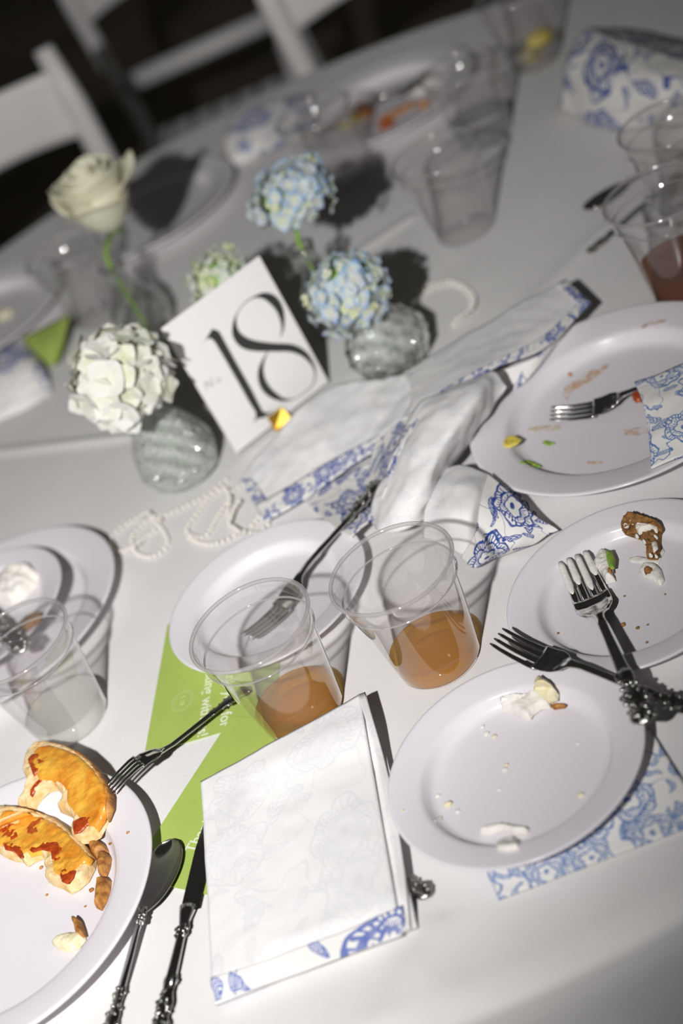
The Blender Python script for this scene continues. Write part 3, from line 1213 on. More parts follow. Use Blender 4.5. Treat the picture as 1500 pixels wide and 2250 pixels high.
x2, y2 = loc_in(c1, 433, 1622)
text('celebrating with us!', .0135, M['white_ink'], c1, (x2, y2, zt), align='RIGHT', bold=.00018)
x1, y1 = loc_in(c1, 482, 1600)
text('Thank you for', .0135, M['white_ink'], c1, (x1, y1, zt), align='RIGHT', bold=.00018)
lx, ly = loc_in(c1, 401, 1540)
for k, (ra, rb2) in enumerate(((.0115, .0062), (.0095, .0049))):
    v, f = ribbon([(ra * math.cos(q), rb2 * 1.5 * math.sin(q)) for q in np.linspace(0, 2 * math.pi, 24, endpoint=False)], [.0005] * 24, 0, 60, True)
    o = mesh('logo_ring', [(p[0] + lx, p[1] + ly, zt) for p in v], f, M['pale_ink'], c1, smooth=False)
text('L', .0052, M['pale_ink'], c1, (lx - .0055, ly - .0018, zt), name='logo_letter', bold=.0002)
text('B', .0052, M['pale_ink'], c1, (lx + .0018, ly - .0018, zt), name='logo_letter', bold=.0002)
v, f = box(lx - .0002, lx + .0002, ly - .003, ly + .003, zt, zt + .0001)
mesh('logo_bar', v, f, M['pale_ink'], c1, smooth=False)

o2, d2 = P(282, 1930), P(467, 1645)
e = (d2 - o2).normalized()
n2 = Vector((-e.y, e.x, 0))
org2 = o2 - n2 * H1
c2, _, _, zt = green_card('lime green thank-you card tucked under the folded napkin', org2, e, W1, H1, .0012, True)
x3, y3 = loc_in(c2, 424, 1876)
text('Thank you for', .0125, M['white_ink'], c2, (x3, y3, zt), align='LEFT', bold=.00018)
text('celebrating with us!', .0125, M['white_ink'], c2, (x3 + .004, y3 - .018, zt), align='LEFT', bold=.00018)

t = sheet('thank_you_card', [[(46, 742, .030), (100, 716, .032), (153, 688, .030)], [(78, 775, .022), (110, 752, .028), (142, 745, .020)], [(108, 804, .012), (118, 799, .014), (128, 792, .012)]], M['green_card'], M['green_card'], None, 12, 12, .0006)
tag(t, 'green card leaning on the napkin at the far left of the vases', 'card')

# ------------------------------------------------------------------ napkins
# front folded napkin (two stacked folds, wrong side up)
N1 = empty('cloth_napkin', tuple((P(440, 1715) + P(905, 2045)) / 2))
tag(N1, 'white napkin folded flat with its pale wrong side up and a printed hem', 'napkin')


def quad_rows(cs, nrow, ncol, z, puff):
    tl, tr, br, bl = [Vector(q) for q in cs]
    rows = []
    for i in range(nrow):
        v_ = i / (nrow - 1)
        a_, b_ = tl.lerp(bl, v_), tr.lerp(br, v_)
        r = []
        for j in range(ncol):
            u_ = j / (ncol - 1)
            q = a_.lerp(b_, u_)
            e_ = (4 * u_ * (1 - u_)) ** .4 * (4 * v_ * (1 - v_)) ** .3
            r.append(Vector((q.x, q.y, z + puff * e_)))
        rows.append(r)
    return rows


def shift(q, dx, dy):
    return (q[0] + dx, q[1] + dy, 0)


z1 = .0160
c_top = [P(440, 1716, z1), P(788, 1524, z1), P(880, 2052, z1), P(466, 2196, z1)]
c_low = [P(446, 1722, .0115), P(802, 1522, .0115), P(914, 2034, .0115), P(470, 2206, .0115)]


def child_sheet(*args, parent=None, **kw):
    o = sheet(*args, **kw)
    if parent is not None:
        o.parent = parent
        o.matrix_parent_inverse = parent.matrix_world.inverted()
    return o


bpy.context.view_layer.update()
child_sheet('lower_fold', quad_rows(c_low, 5, 5, .0115, .0008), M['toile_back'], M['toile'], nu=40, nv=50, thick=.0026, wrinkle=.0006, seed=2, world_pts=True, parent=N1)
child_sheet('upper_fold', quad_rows(c_top, 5, 5, .0153, .0022), M['toile_back'], M['toile_back'], nu=60, nv=80, thick=.0022, wrinkle=.0010, seed=1, world_pts=True, parent=N1)
hem = [[P(462, 2148, 0.0183), P(560, 2118, 0.0191), P(660, 2080, 0.0191), P(770, 2038, 0.0191), P(884, 1988, 0.0177)],
       [P(464, 2172, 0.0179), P(560, 2140, 0.0189), P(664, 2104, 0.0189), P(774, 2062, 0.0189), P(888, 2018, 0.0175)],
       [P(466, 2200, 0.0155), P(562, 2170, 0.0163), P(668, 2134, 0.0163), P(778, 2092, 0.0163), P(886, 2048, 0.0155)]]
child_sheet('hem', hem, M['toile_far'], M['toile_back'], nu=50, nv=10, thick=.0009, wrinkle=.0003, seed=3, world_pts=True, parent=N1)
edge = [[P(786, 1526, 0.0170), P(838, 1700, 0.0170), P(866, 1880, 0.0167), P(884, 2046, 0.0165)], [P(802, 1520, 0.0150), P(852, 1700, 0.0150), P(884, 1880, 0.0145), P(902, 2040, 0.0140)]]
child_sheet('folded_edge', edge, M['toile_back'], M['toile_back'], nu=40, nv=6, thick=.0008, wrinkle=.0003, seed=4, world_pts=True, parent=N1)


def toward_camera(q, dz):
    """slide a point up or down by dz along its line of sight, so the outline stays while the height changes"""
    return q + (Vector((0, 0, CAM_H)) - q) * (dz / (CAM_H - q.z))


def smooth01(x):
    x = min(1.0, max(0.0, x))
    return x * x * (3 - 2 * x)


# its far edge leans up against the cup, its near and left edges sink to the cloth
_o, _u, _v = c_top[0], c_top[1] - c_top[0], c_top[3] - c_top[0]
for ch in N1.children:
    for vt in ch.data.vertices:
        d = vt.co - _o
        a, b = d.dot(_u) / _u.length_squared, d.dot(_v) / _v.length_squared
        dz = .0085 * smooth01((.30 - b) / .30) * smooth01((a - .12) / .2) - .0058 * max(smooth01((b - .86) / .14), smooth01((.10 - a) / .10) * .5)
        vt.co = toward_camera(vt.co, dz)

# crumpled napkin
N2 = empty('cloth_napkin', tuple(P(950, 1000)))
tag(N2, 'crumpled blue-floral napkin twisted beside the number card and two cups', 'napkin')
bpy.context.view_layer.update()


def fold(rows, fm, bm, nu=44, nv=40, wr=.0012, seed=0, name='fold', th=.0011, parent=None):
    return child_sheet(name, rows, M[fm], M[bm], nu=nu, nv=nv, thick=th, wrinkle=wr, seed=seed, parent=parent or N2)


A = [[(530, 1055, 0.0075), (580, 985, 0.0115), (650, 905, 0.0175), (735, 845, 0.0200), (830, 832, 0.0220), (910, 825, 0.0300), (965, 835, 0.0350)],
     [(545, 1085, 0.0075), (615, 1020, 0.0135), (690, 960, 0.0195), (770, 910, 0.0180), (840, 885, 0.0220), (900, 875, 0.0320), (950, 880, 0.0360)],
     [(565, 1115, 0.0075), (640, 1055, 0.0105), (715, 1005, 0.0141), (785, 965, 0.0140), (840, 935, 0.0200), (885, 920, 0.0300), (930, 920, 0.0340)],
     [(582, 1142, 0.0075), (655, 1100, 0.0085), (725, 1052, 0.0092), (785, 1012, 0.0100), (828, 985, 0.0150), (870, 965, 0.0220), (910, 960, 0.0300)]]
fold(A, 'toile_back', 'toile', 60, 40, .0030, 5)
fold([[(560, 1108, 0.0097), (640, 1064, 0.0125), (715, 1018, 0.0151), (785, 980, 0.0150), (835, 955, 0.0210)],
      [(585, 1145, 0.0079), (658, 1103, 0.0095), (727, 1055, 0.0100), (787, 1014, 0.0110), (830, 987, 0.0160)]], 'toile_hem', 'toile_back', 50, 8, .0004, 6, 'hem', .0006)
fold([[(528, 1055, 0.0089), (552, 1048, 0.0099)], [(548, 1090, 0.0085), (572, 1078, 0.0095)], [(580, 1144, 0.0085), (604, 1124, 0.0091)]], 'toile_hem', 'toile_back', 8, 24, .0002, 7, 'hem', .0006)
fold([[(660, 1090, .0055), (740, 1050, .002), (800, 1020, .004), (850, 1000, .006)], [(690, 1120, .0085), (765, 1090, .006), (820, 1060, .004), (860, 1040, .006)],
      [(735, 1160, .0205), (790, 1125, .0150), (835, 1100, .008), (880, 1080, .006)], [(770, 1180, .0225), (805, 1150, .0190), (840, 1130, .012), (880, 1115, .008)]], 'toile', 'toile_back', 44, 40, .0006, 8)
B = [[(880, 820, .028), (960, 772, .034), (1060, 715, .036), (1150, 662, .035), (1240, 614, .032)],
     [(900, 850, .036), (990, 800, .042), (1080, 745, .040), (1170, 690, .036), (1258, 630, .031)],
     [(900, 890, .042), (1010, 825, .048), (1100, 775, .044), (1190, 720, .036), (1277, 647, .030)],
     [(880, 925, .042), (1000, 850, .050), (1090, 803, .046), (1195, 760, .034), (1295, 664, .028)]]
fold(B, 'toile_back', 'toile', 60, 40, .0012, 9)
fold([[(930, 882, .049), (1005, 836, .052), (1095, 788, .048), (1192, 738, .0375), (1282, 652, .0312)],
      [(925, 900, .047), (1003, 854, .051), (1092, 806, .047), (1197, 763, .0350), (1297, 666, .0290)]], 'toile_hem', 'toile_back', 60, 8, .0003, 10, 'hem', .0006)
fold([[(1222, 622, .0350), (1242, 613, .0330)], [(1240, 638, .0345), (1260, 629, .032)], [(1275, 670, .032), (1297, 664, .0295)]], 'toile_hem', 'toile_back', 8, 24, .0002, 11, 'hem', .0006)
fold([[(1085, 818, .034), (1140, 800, .030), (1190, 775, .028), (1270, 690, .024)], [(1105, 858, .020), (1140, 850, .018), (1180, 810, .020), (1230, 745, .020)]], 'toile', 'toile_back', 40, 16, .0004, 12)
Cc = [[(985, 850, .050), (1040, 830, .056), (1085, 812, .052), (1113, 850, .036)],
      [(920, 895, .052), (985, 880, .062), (1045, 880, .060), (1085, 900, .028)],
      [(880, 960, .046), (935, 950, .060), (1000, 950, .056), (1040, 962, .022)],
      [(850, 1030, .036), (900, 1030, .052), (955, 1030, .048), (988, 1026, .020)],
      [(825, 1090, .026), (875, 1095, .044), (930, 1090, .040), (975, 1062, .018)],
      [(808, 1142, .010), (840, 1168, .018), (890, 1163, .022), (960, 1122, .016)]]
fold(Cc, 'toile_back', 'toile', 44, 60, .0030, 13)
fold([[(928, 886, .053), (872, 930, .036), (822, 975, .018)], [(908, 930, .052), (856, 975, .031), (812, 1020, .012)],
      [(872, 988, .047), (836, 1030, .026), (808, 1060, .006)], [(842, 1055, .034), (822, 1080, .016), (805, 1102, .004)]], 'toile', 'toile_back', 30, 40, .0006, 14)
fold([[(932, 884, .0540), (944, 884, .0565)], [(884, 958, .0490), (896, 956, .0525)], [(852, 1030, .0385), (864, 1030, .043)], [(826, 1092, .028), (840, 1094, .034)]], 'toile_hem', 'toile_back', 6, 40, .0002, 15, 'hem', .0006)
fold([[(975, 1030, .020), (1010, 1022, .030), (1050, 1032, .030), (1078, 1040, .024)], [(950, 1075, .030), (1000, 1070, .040), (1042, 1078, .038), (1066, 1082, .030)],
      [(930, 1125, .028), (985, 1132, .036), (1028, 1140, .034), (1052, 1142, .026)], [(930, 1180, .010), (985, 1203, .012), (1012, 1218, .010), (1036, 1222, .008)]], 'toile_back', 'toile', 40, 44, .0016, 16)
fold([[(1072, 1040, .030), (1118, 1078, .030), (1170, 1128, .022), (1228, 1165, .007)], [(1055, 1100, .036), (1100, 1128, .032), (1150, 1160, .022), (1203, 1176, .007)],
      [(1042, 1170, .028), (1086, 1190, .024), (1130, 1200, .015), (1175, 1196, .006)], [(1012, 1226, .008), (1042, 1248, .006), (1085, 1228, .005), (1135, 1212, .003)]], 'toile', 'toile_back', 44, 44, .0010, 17)
fold([[(1085, 1046, .018), (1140, 1085, .012), (1198, 1152, .006)], [(1105, 1095, .008), (1145, 1122, .006), (1180, 1158, .004)]], 'toile', 'toile_back', 24, 16, .0003, 18)

N3 = empty('cloth_napkin', tuple(P(1480, 920)))
tag(N3, 'blue-floral napkin draped over the fork on the sauce-smeared plate', 'napkin')
bpy.context.view_layer.update()
fold([[(1392, 838, .030), (1450, 818, .036), (1520, 793, .038), (1620, 760, .034)], [(1412, 885, .032), (1465, 870, .038), (1530, 850, .038), (1620, 830, .034)],
      [(1424, 950, .028), (1480, 935, .033), (1540, 915, .033), (1620, 900, .030)], [(1430, 1030, .0215), (1500, 1003, .0245), (1560, 980, .024), (1640, 950, .022)]],
     'toile_light', 'toile_back', 50, 44, .0016, 20, 'draped_cloth', parent=N3)

N4 = empty('cloth_napkin', tuple(P(1250, 1830)))
tag(N4, 'flat blue-floral napkin under the cream-smeared dessert plate', 'napkin')
bpy.context.view_layer.update()
A4, B4, C4 = P(1098, 1982), P(1556, 1806), P(1428, 1604)
D4 = A4 + C4 - B4
child_sheet('flat_fold', quad_rows([D4, C4, B4, A4], 4, 4, .0030, .0014), M['toile_light'], M['toile_back'], nu=60, nv=40, thick=.0016, wrinkle=.0003, seed=22, world_pts=True, parent=N4)

N5 = empty('cloth_napkin', tuple(P(1400, 200)))
tag(N5, 'puffed white napkin with sparse blue flowers behind the stacked-up cups', 'napkin')
bpy.context.view_layer.update()
fold([[(1285, 64, .072), (1350, 84, .070), (1430, 112, .068), (1540, 150, .066)], [(1252, 110, .064), (1330, 135, .068), (1420, 160, .066), (1540, 190, .062)],
      [(1238, 175, .040), (1322, 205, .046), (1415, 222, .044), (1540, 235, .040)], [(1230, 238, .002), (1330, 282, .002), (1420, 280, .002), (1540, 272, .002)]],
     'toile_sparse', 'toile_back', 50, 44, .002, 24, 'puffed_fold', parent=N5)
fold([[(1285, 64, .072), (1350, 84, .070), (1430, 112, .068), (1540, 150, .066)], [(1330, 60, .040), (1400, 70, .040), (1480, 90, .040), (1580, 120, .040)],
      [(1350, 70, .002), (1420, 75, .002), (1500, 90, .002), (1600, 110, .002)]], 'toile', 'toile_back', 40, 24, .002, 25, 'back_fold', parent=N5)

N6 = empty('cloth_napkin', tuple(P(590, 290)))
tag(N6, 'folded napkin with blue print on the table edge beyond the blue hydrangea', 'napkin')
bpy.context.view_layer.update()
fold([[(505, 252, .030), (560, 232, .034), (620, 214, .034), (675, 205, .026)], [(495, 298, .026), (560, 272, .032), (630, 252, .030), (690, 244, .028)],
      [(500, 345, .014), (560, 318, .018), (630, 292, .024), (690, 285, .027)], [(512, 372, .002), (560, 345, .002), (630, 318, .018), (690, 310, .026)]],
     'toile_far', 'toile_back', 40, 34, .002, 27, 'rolled_fold', parent=N6)

N7 = empty('cloth_napkin', tuple(P(30, 840)))
tag(N7, 'folded blue-printed napkin beside the leaning green card', 'napkin')
bpy.context.view_layer.update()
fold([[(-80, 800, .030), (0, 768, .030), (45, 752, .028), (72, 768, .018)], [(-80, 860, .026), (0, 822, .032), (60, 800, .030), (95, 806, .014)],
      [(-80, 925, .012), (0, 892, .014), (60, 868, .012), (110, 846, .005)], [(-80, 960, .002), (0, 926, .002), (60, 898, .002), (112, 864, .002)]],
     'toile_far', 'toile_back', 40, 34, .0016, 29, 'rolled_fold', parent=N7)

# ------------------------------------------------------------------ vases and flowers
def vase(label, x, y, prof, mat, wob=None, wall=.0022, water=.5):
    t = empty('bud_vase', (x, y, 0))
    tag(t, label, 'vase')
    inner = [(max(r - wall, .0005), z) for r, z in prof if z > .003]
    full = [(0, prof[0][1])] + list(prof) + inner[::-1] + [(0, inner[0][1])]
    v, f = lathe(full, 72, wob)
    mesh('body', v, f, M[mat], t)
    r, z = prof[-1]
    ring = [(r - wall / 2 + .0017 * math.cos(2 * math.pi * k / 8), z + .0012 * math.sin(2 * math.pi * k / 8)) for k in range(9)]
    v, f = lathe(ring, 48)
    mesh('rim', v, f, M['plainglass'], t)
    return t


def swirl(n, amp, tw):
    return lambda a, z: amp * math.sin(a * n + z * tw)


vase('tall pressed-glass bud vase holding the white hydrangea', -.112, 1.318, [(.026, .001), (.034, .006), (.040, .020), (.0400, .030), (.036, .046), (.028, .062), (.019, .077), (.0145, .090), (.0155, .107)], 'glass', lambda a, z: .018 * math.sin(z * 260 + a * 1.0) + .006 * math.sin(a * 16))
vase('squat cut-glass vase under the nearer blue hydrangea', .116, 1.310, [(.026, .001), (.034, .006), (.041, .022), (.040, .036), (.030, .050), (.019, .058), (.016, .066), (.019, .072)], 'cutglass', swirl(12, .03, 60))
vase('clear bud vase holding the farther tall blue hydrangea', .092, 1.437, [(.022, .001), (.028, .006), (.030, .025), (.026, .045), (.014, .065), (.011, .085), (.013, .100)], 'plainglass')
vase('clear bud vase holding the white rose', -.092, 1.640, [(.024, .001), (.032, .008), (.034, .030), (.028, .050), (.015, .070), (.012, .088), (.015, .100)], 'plainglass')
vase('clear bud vase behind the number card', .002, 1.425, [(.022, .001), (.028, .006), (.029, .022), (.024, .040), (.014, .055), (.012, .075)], 'plainglass')


def floret_mesh(name, colours, r=.0075):
    """four rounded overlapping petals around a small eye"""
    vs, fs, cs = [], [], []
    for k in range(4):
        a0 = k * math.pi / 2
        n, mm = 6, 5
        base = len(vs)
        for i in range(n + 1):
            u = i / n
            for j in range(mm):
                s = -1 + 2 * j / (mm - 1)
                wd = r * .62 * math.sin(math.pi * min(1, .12 + u * .80)) ** .7
                x, y = r * u * (1 - .10 * s * s), s * wd
                z = .0012 * (1 - s * s) + r * .28 * u * u + .0004 * math.sin(9 * u + k) + .00018 * k
                vs.append((x * math.cos(a0) - y * math.sin(a0), x * math.sin(a0) + y * math.cos(a0), z))
                c = np.array(colours[0]) * (1 - u ** 1.3) + np.array(colours[1]) * u ** 1.3
                cs.append((*c, 1))
        for i in range(n):
            for j in range(mm - 1):
                q = base + i * mm + j
                fs.append((q, q + mm, q + mm + 1, q + 1))
    v, f = ico(.0011, 1)
    b = len(vs)
    vs += [(p.x, p.y, p.z + .001) for p in v]
    fs += [tuple(i + b for i in g_) for g_ in f]
    cs += [(*colours[2], 1)] * len(v)
    o = mesh(name, vs, fs, M['petal'], col=cs)
    me = o.data
    bpy.data.objects.remove(o)
    return me


FL = {'white': [floret_mesh('floret', ((.80, .80, .68), (.86, .85, .82), (.55, .6, .3)), .0160), floret_mesh('floret', ((.72, .74, .55), (.85, .84, .78), (.5, .6, .3)), .0135)],
      'blue': [floret_mesh('floret', ((.80, .79, .62), (.27, .46, .78), (.6, .65, .4)), .0098), floret_mesh('floret', ((.78, .79, .56), (.45, .61, .84), (.6, .65, .4)), .0092),
               floret_mesh('floret', ((.70, .74, .42), (.76, .78, .62), (.5, .6, .3)), .0060)],
      'pale': [floret_mesh('floret', ((.70, .74, .40), (.74, .78, .60), (.5, .6, .3)), .0065), floret_mesh('floret', ((.74, .76, .52), (.66, .74, .78), (.6, .65, .4)), .0068)]}


def hydrangea(label, centre, rad, kind, foot, neck, n=90, flat=.85, seed=0, leaf=False):
    """round head of many florets on a green stalk that stands in its vase"""
    r = random.Random(seed)
    c = Vector(centre)
    t = empty('hydrangea', tuple(foot))
    tag(t, label, 'flower', 'hydrangeas in bud vases')
    inv = -Vector(foot)
    loc = c + inv
    path = crom([Vector((0, 0, .009)), Vector((0, 0, neck * .5)), Vector((0, 0, neck * .98)), loc * .15 + Vector((0, 0, neck + .006)) * .85, loc], 26)
    v, f = tube(path, .0022, 8)
    mesh('stalk', v, f, M['stem'], t)
    v, f = ico(1, 2)
    mesh('core', [loc + Vector((q.x * rad * .74, q.y * rad * .74, q.z * rad * .74 * flat)) for q in v], f, M['rose' if kind == 'white' else 'stem'], t)
    ga = math.pi * (3 - 5 ** .5)
    for k in range(n):
        u = (k + .5) / n
        z = 1 - 1.72 * u
        q = math.sqrt(max(0, 1 - z * z))
        d = Vector((q * math.cos(ga * k), q * math.sin(ga * k), z * flat))
        d += Vector((r.uniform(-.09, .09), r.uniform(-.09, .09), r.uniform(-.07, .07)))
        pos = loc + d * rad * r.uniform(.72, 1.03)
        me = r.choice(FL[kind]) if kind != 'blue' else (FL[kind][2] if r.random() < .30 else r.choice(FL[kind][:2]))
        o = bpy.data.objects.new('floret', me)
        COL.objects.link(o)
        o.parent = t
        nrm = (d.normalized() + Vector((r.uniform(-.3, .3), r.uniform(-.3, .3), r.uniform(-.2, .3)))).normalized()
        o.matrix_local = Matrix.Translation(pos) @ nrm.to_track_quat('Z', 'Y').to_matrix().to_4x4() @ Matrix.Rotation(r.uniform(0, 6.28), 4, 'Z') @ Matrix.Scale(r.uniform(.85, 1.15) * (rad / .042) ** .5, 4)
    if leaf:
        v = [(-.004, 0, .0), (.006, .004, .002), (.016, 0, 0), (.006, -.004, .002)]
        mesh('leaf', [Vector(q) + loc + Vector((-rad, 0, -rad * .4)) for q in v], [(0, 3, 2, 1)], M['leaf'], t)
    return t


hydrangea('large white hydrangea drooping from the pressed-glass vase', (-.113, 1.272, .147), .044, 'white', (-.112, 1.318, 0), .107, 66, .95, 1)
hydrangea('pale blue hydrangea with green buds over the squat cut-glass vase', (.104, 1.302, .098), .040, 'blue', (.116, 1.310, 0), .072, 110, .85, 2)
hydrangea('pale blue hydrangea raised on long green stalks behind the others', (.107, 1.432, .153), .040, 'blue', (.092, 1.437, 0), .100, 100, .72, 3, leaf=True)
hydrangea('pale green and cream hydrangea peeking over the number card', (.006, 1.421, .117), .032, 'pale', (.002, 1.425, 0), .075, 80, .85, 4)


def petal(t, base, ang, tilt, L, W, curl, cup_, seed, mat='rose'):
    """one cupped rose petal: rises from base, opens outward and rolls back at the lip"""
    n, mm = 12, 11
    vs, fs = [], []
    for i in range(n):
        u = i / (n - 1)
        for j in range(mm):
            s = -1 + 2 * j / (mm - 1)
            wd = W * math.sin(math.pi * (.16 + .60 * u)) ** .8
            th = s * cup_
            out = tilt * u ** 1.2 * L + curl * max(0, u - .72) ** 2 * L * 6
            z = L * (u - curl * max(0, u - .8) ** 2 * 5) - .0012 * abs(s) ** 3 * (1 if u > .8 else 0) * 3
            rr = wd / max(cup_, .2)
            x = out + rr * (math.cos(th) - 1) + W * .42 * math.sin(math.pi * min(1, u * 1.1) * .5)
            y = rr * math.sin(th)
            z += .0009 * math.sin(5 * s + seed) * u
            vs.append((x * math.cos(ang) - y * math.sin(ang) + base[0], x * math.sin(ang) + y * math.cos(ang) + base[1], z + base[2]))
    N = len(vs)
    vs2 = [(a, b, c - .0004) for a, b, c in vs]
    for i in range(n - 1):
        for j in range(mm - 1):
            a = i * mm + j
            fs.append((a, a + mm, a + mm + 1, a + 1))
            fs.append((N + a, N + a + 1, N + a + mm + 1, N + a + mm))
    return mesh('petal', vs + vs2, fs, M[mat], t)


rose = empty('rose', (-.092, 1.640, 0))
tag(rose, 'large cream white rose on a long green stem in a clear vase', 'flower')
head = Vector((-.066, 1.618, .176)) - Vector((-.092, 1.640, 0))
hb = head - Vector((0, 0, .034))
path = crom([Vector((0, 0, .009)), Vector((0, 0, .05)), Vector((0, 0, .100)), hb * .3 + Vector((0, 0, .112)) * .7, hb], 26)
v, f = tube(path, .0026, 8)
mesh('stem', v, f, M['stem'], rose)
v, f = ico(1, 2)
mesh('hip', [hb + Vector((q.x * .010, q.y * .010, q.z * .008 + .003)) for q in v], f, M['stem'], rose)
mesh('heart', [hb + Vector((q.x * .032, q.y * .032, q.z * .033 + .035)) for q in v], f, M['rose'], rose)


def wrap_petal(phi, half, R, h, flare, dip, tip, z0=0.0, seed=0):
    """one rose petal wrapped round the bud: a piece of a cup with a wavy, outward-turned lip"""
    n, mm = 16, 25
    vs, fs = [], []
    for i in range(n):
        u = i / (n - 1)
        for j in range(mm):
            sgn = -1 + 2 * j / (mm - 1)
            top = 1 - dip * abs(sgn) ** 2.4 + tip * math.exp(-(sgn / .22) ** 2) + .02 * math.sin(7 * sgn + seed)
            uu = u * top
            lip = max(0.0, u - .72) / .28
            r = R * (min(1, uu * 1.02) ** .42) + flare * lip ** 2 * (.4 + .6 * math.exp(-(sgn / .6) ** 2))
            r *= 1 + .03 * math.sin(3 * sgn + seed)
            z = h * uu - .35 * flare * lip ** 3
            a = phi + sgn * half
            vs.append(hb + Vector((r * math.cos(a), r * math.sin(a), z + z0)))
    N = n * mm
    inner = [hb + Vector(((q - hb).x * .97, (q - hb).y * .97, (q - hb).z + .0003)) for q in vs]
    for i in range(n - 1):
        for j in range(mm - 1):
            a = i * mm + j
            fs.append((a, a + 1, a + mm + 1, a + mm))
            fs.append((N + a, N + a + mm, N + a + mm + 1, N + a + 1))
    for j in range(mm - 1):
        a = (n - 1) * mm + j
        fs.append((a, a + 1, N + a + 1, N + a))
    return mesh('petal', vs + inner, fs, M['rose'], rose)


wrap_petal(-1.9, 1.15, .041, .050, .010, .30, .05, -.002, 1)
wrap_petal(0.1, 1.05, .043, .062, .012, .25, .10, -.001, 2)
wrap_petal(2.4, 1.15, .042, .060, .009, .25, .05, 0, 3)
wrap_petal(-2.9, 1.1, .038, .068, .005, .22, .05, .001, 4)
wrap_petal(-1.1, 1.2, .036, .068, .005, .22, .03, .001, 5)
wrap_petal(1.2, 1.2, .035, .070, .004, .20, .03, .001, 6)
for k, (ph, rr) in enumerate(((3.3, .030), (-.6, .028), (1.6, .025), (-2.2, .021), (.4, .018), (2.6, .014), (-1.2, .010))):
    wrap_petal(ph, 1.35, rr, .070 + .001 * k, .003, .14, 0, .002, 7 + k)
for k in range(4):
    a = k * 1.57 + .4
    v = [(0, -.003, 0), (.012, -.002, -.004), (.024, 0, -.010), (.012, .002, -.004), (0, .003, 0)]
    mesh('sepal', [hb + Vector((x * math.cos(a) - y * math.sin(a), x * math.sin(a) + y * math.cos(a), z)) for x, y, z in v], [(0, 1, 2, 3, 4)], M['leaf'], rose, smooth=False)

# ------------------------------------------------------------------ pearl strings
pearl_me = None


def pearls(label, path, d=.0046, z=.0020):
    global pearl_me
    if pearl_me is None:
        v, f = ico(d / 2, 2)
        o = mesh('pearl', v, f, M['pearl'])
        pearl_me = o.data
        bpy.data.objects.remove(o)
    w = [P(q[0], q[1], z + (q[2] if len(q) > 2 else 0)) for q in path]
    t = empty('pearl_string', tuple(w[0]))
    tag(t, label, 'beads')
    p = crom(w, 400)
    acc, last = 0.0, p[0]
    pos = [p[0]]
    for q in p[1:]:
        acc += np.linalg.norm(q - last)
        last = q
        if acc >= d * 1.17:
            pos.append(q)
            acc = 0.0
    base = Vector(w[0])
    v, f = tube([Vector(q) - base for q in pos], .0003, 5)
    mesh('thread', v, f, M['pearl'], t)
    for q in pos:
        o = bpy.data.objects.new('pearl', pearl_me)
        COL.objects.link(o)
        o.parent = t
        o.location = Vector(q) - base
    return t


def crop(pts, s, ox, oy):
    return [(x / s + ox, y / s + oy, *r) for x, y, *r in pts]


pearls('string of white pearls looped on the cloth beside the stacked plates', crop([(1330, 10), (1200, 110), (1080, 170), (1000, 205), (900, 235), (830, 280), (780, 340), (775, 390), (800, 440), (870, 465), (940, 440), (985, 380), (965, 320), (920, 260), (870, 205, .0047), (800, 240), (730, 280), (660, 340), (655, 395), (680, 430), (735, 425), (800, 392, .0047), (860, 345), (910, 295), (950, 225, .0047)], 2.679, 0, 1050))
pearls('string of white pearls coiled in front of the pressed-glass vase', crop([(1500, 10), (1410, 50), (1360, 90), (1330, 150), (1270, 240), (1220, 330), (1170, 350), (1110, 330), (1100, 290), (1150, 220), (1200, 150), (1250, 95), (1320, 60), (1350, 120, .0047), (1340, 200), (1350, 270), (1395, 310), (1360, 350), (1290, 380), (1220, 390), (1160, 378), (1105, 345)], 2.679, 0, 1050))
pearls('string of white pearls running under the crumpled napkin to the clean plate', crop([(560, -60, .0049), (520, 0, .0049), (500, 60, .0049), (485, 110, .0049), (520, 130, .0049), (560, 160, .0049), (610, 165, .003), (660, 170), (710, 175), (750, 130), (790, 95), (715, 50), (680, 90), (640, 130)], 3.409, 360, 1120))
pearls('string of white pearls lying behind the squat cut-glass vase', crop([(1120, 400), (1160, 370), (1200, 330), (1260, 295), (1330, 280), (1400, 300), (1440, 350), (1430, 410), (1380, 460), (1350, 490), (1370, 455, .0047), (1445, 400, .0047), (1455, 340), (1400, 285), (1330, 265), (1250, 280), (1180, 320)], 2.273, 400, 500))

# ------------------------------------------------------------------ food on the plates
def attach(o, t):
    o.parent = t
    o.matrix_parent_inverse = t.matrix_world.inverted()
    return o


ZP = .0035
pz = empty('pizza_slice', tuple(P(150, 1740, .02)))
tag(pz, 'half-eaten pizza crust propped on a fork at the plate rim', 'pizza')
bpy.context.view_layer.update()
s1 = [(66, 1662), (88, 1640), (112, 1637), (150, 1646), (190, 1664), (220, 1692), (238, 1722), (249, 1752), (249, 1778), (238, 1812), (222, 1842), (200, 1853), (182, 1856), (163, 1842), (163, 1828), (170, 1810), (160, 1797), (134, 1786), (132, 1778), (142, 1768), (142, 1750), (130, 1738), (108, 1742), (92, 1758), (80, 1780), (66, 1786), (62, 1772), (46, 1778), (44, 1776), (58, 1752), (66, 1722), (56, 1704), (60, 1684)]
attach(slab('bread_base', s1, .016, .009, .004, M['bread'], None, .0011, .0012, 1), pz)
s1t = [(78, 1660), (94, 1646), (115, 1642), (150, 1650), (186, 1668), (214, 1695), (232, 1724), (242, 1752), (241, 1778), (232, 1806), (217, 1830), (196, 1828), (176, 1806), (160, 1788), (150, 1776), (150, 1750), (136, 1730), (110, 1726), (90, 1728), (80, 1706), (72, 1690)]
attach(slab('cheese_layer', s1t, .0205, .0062, .005, M['cheese'], None, .0011, .0008, 2), pz)
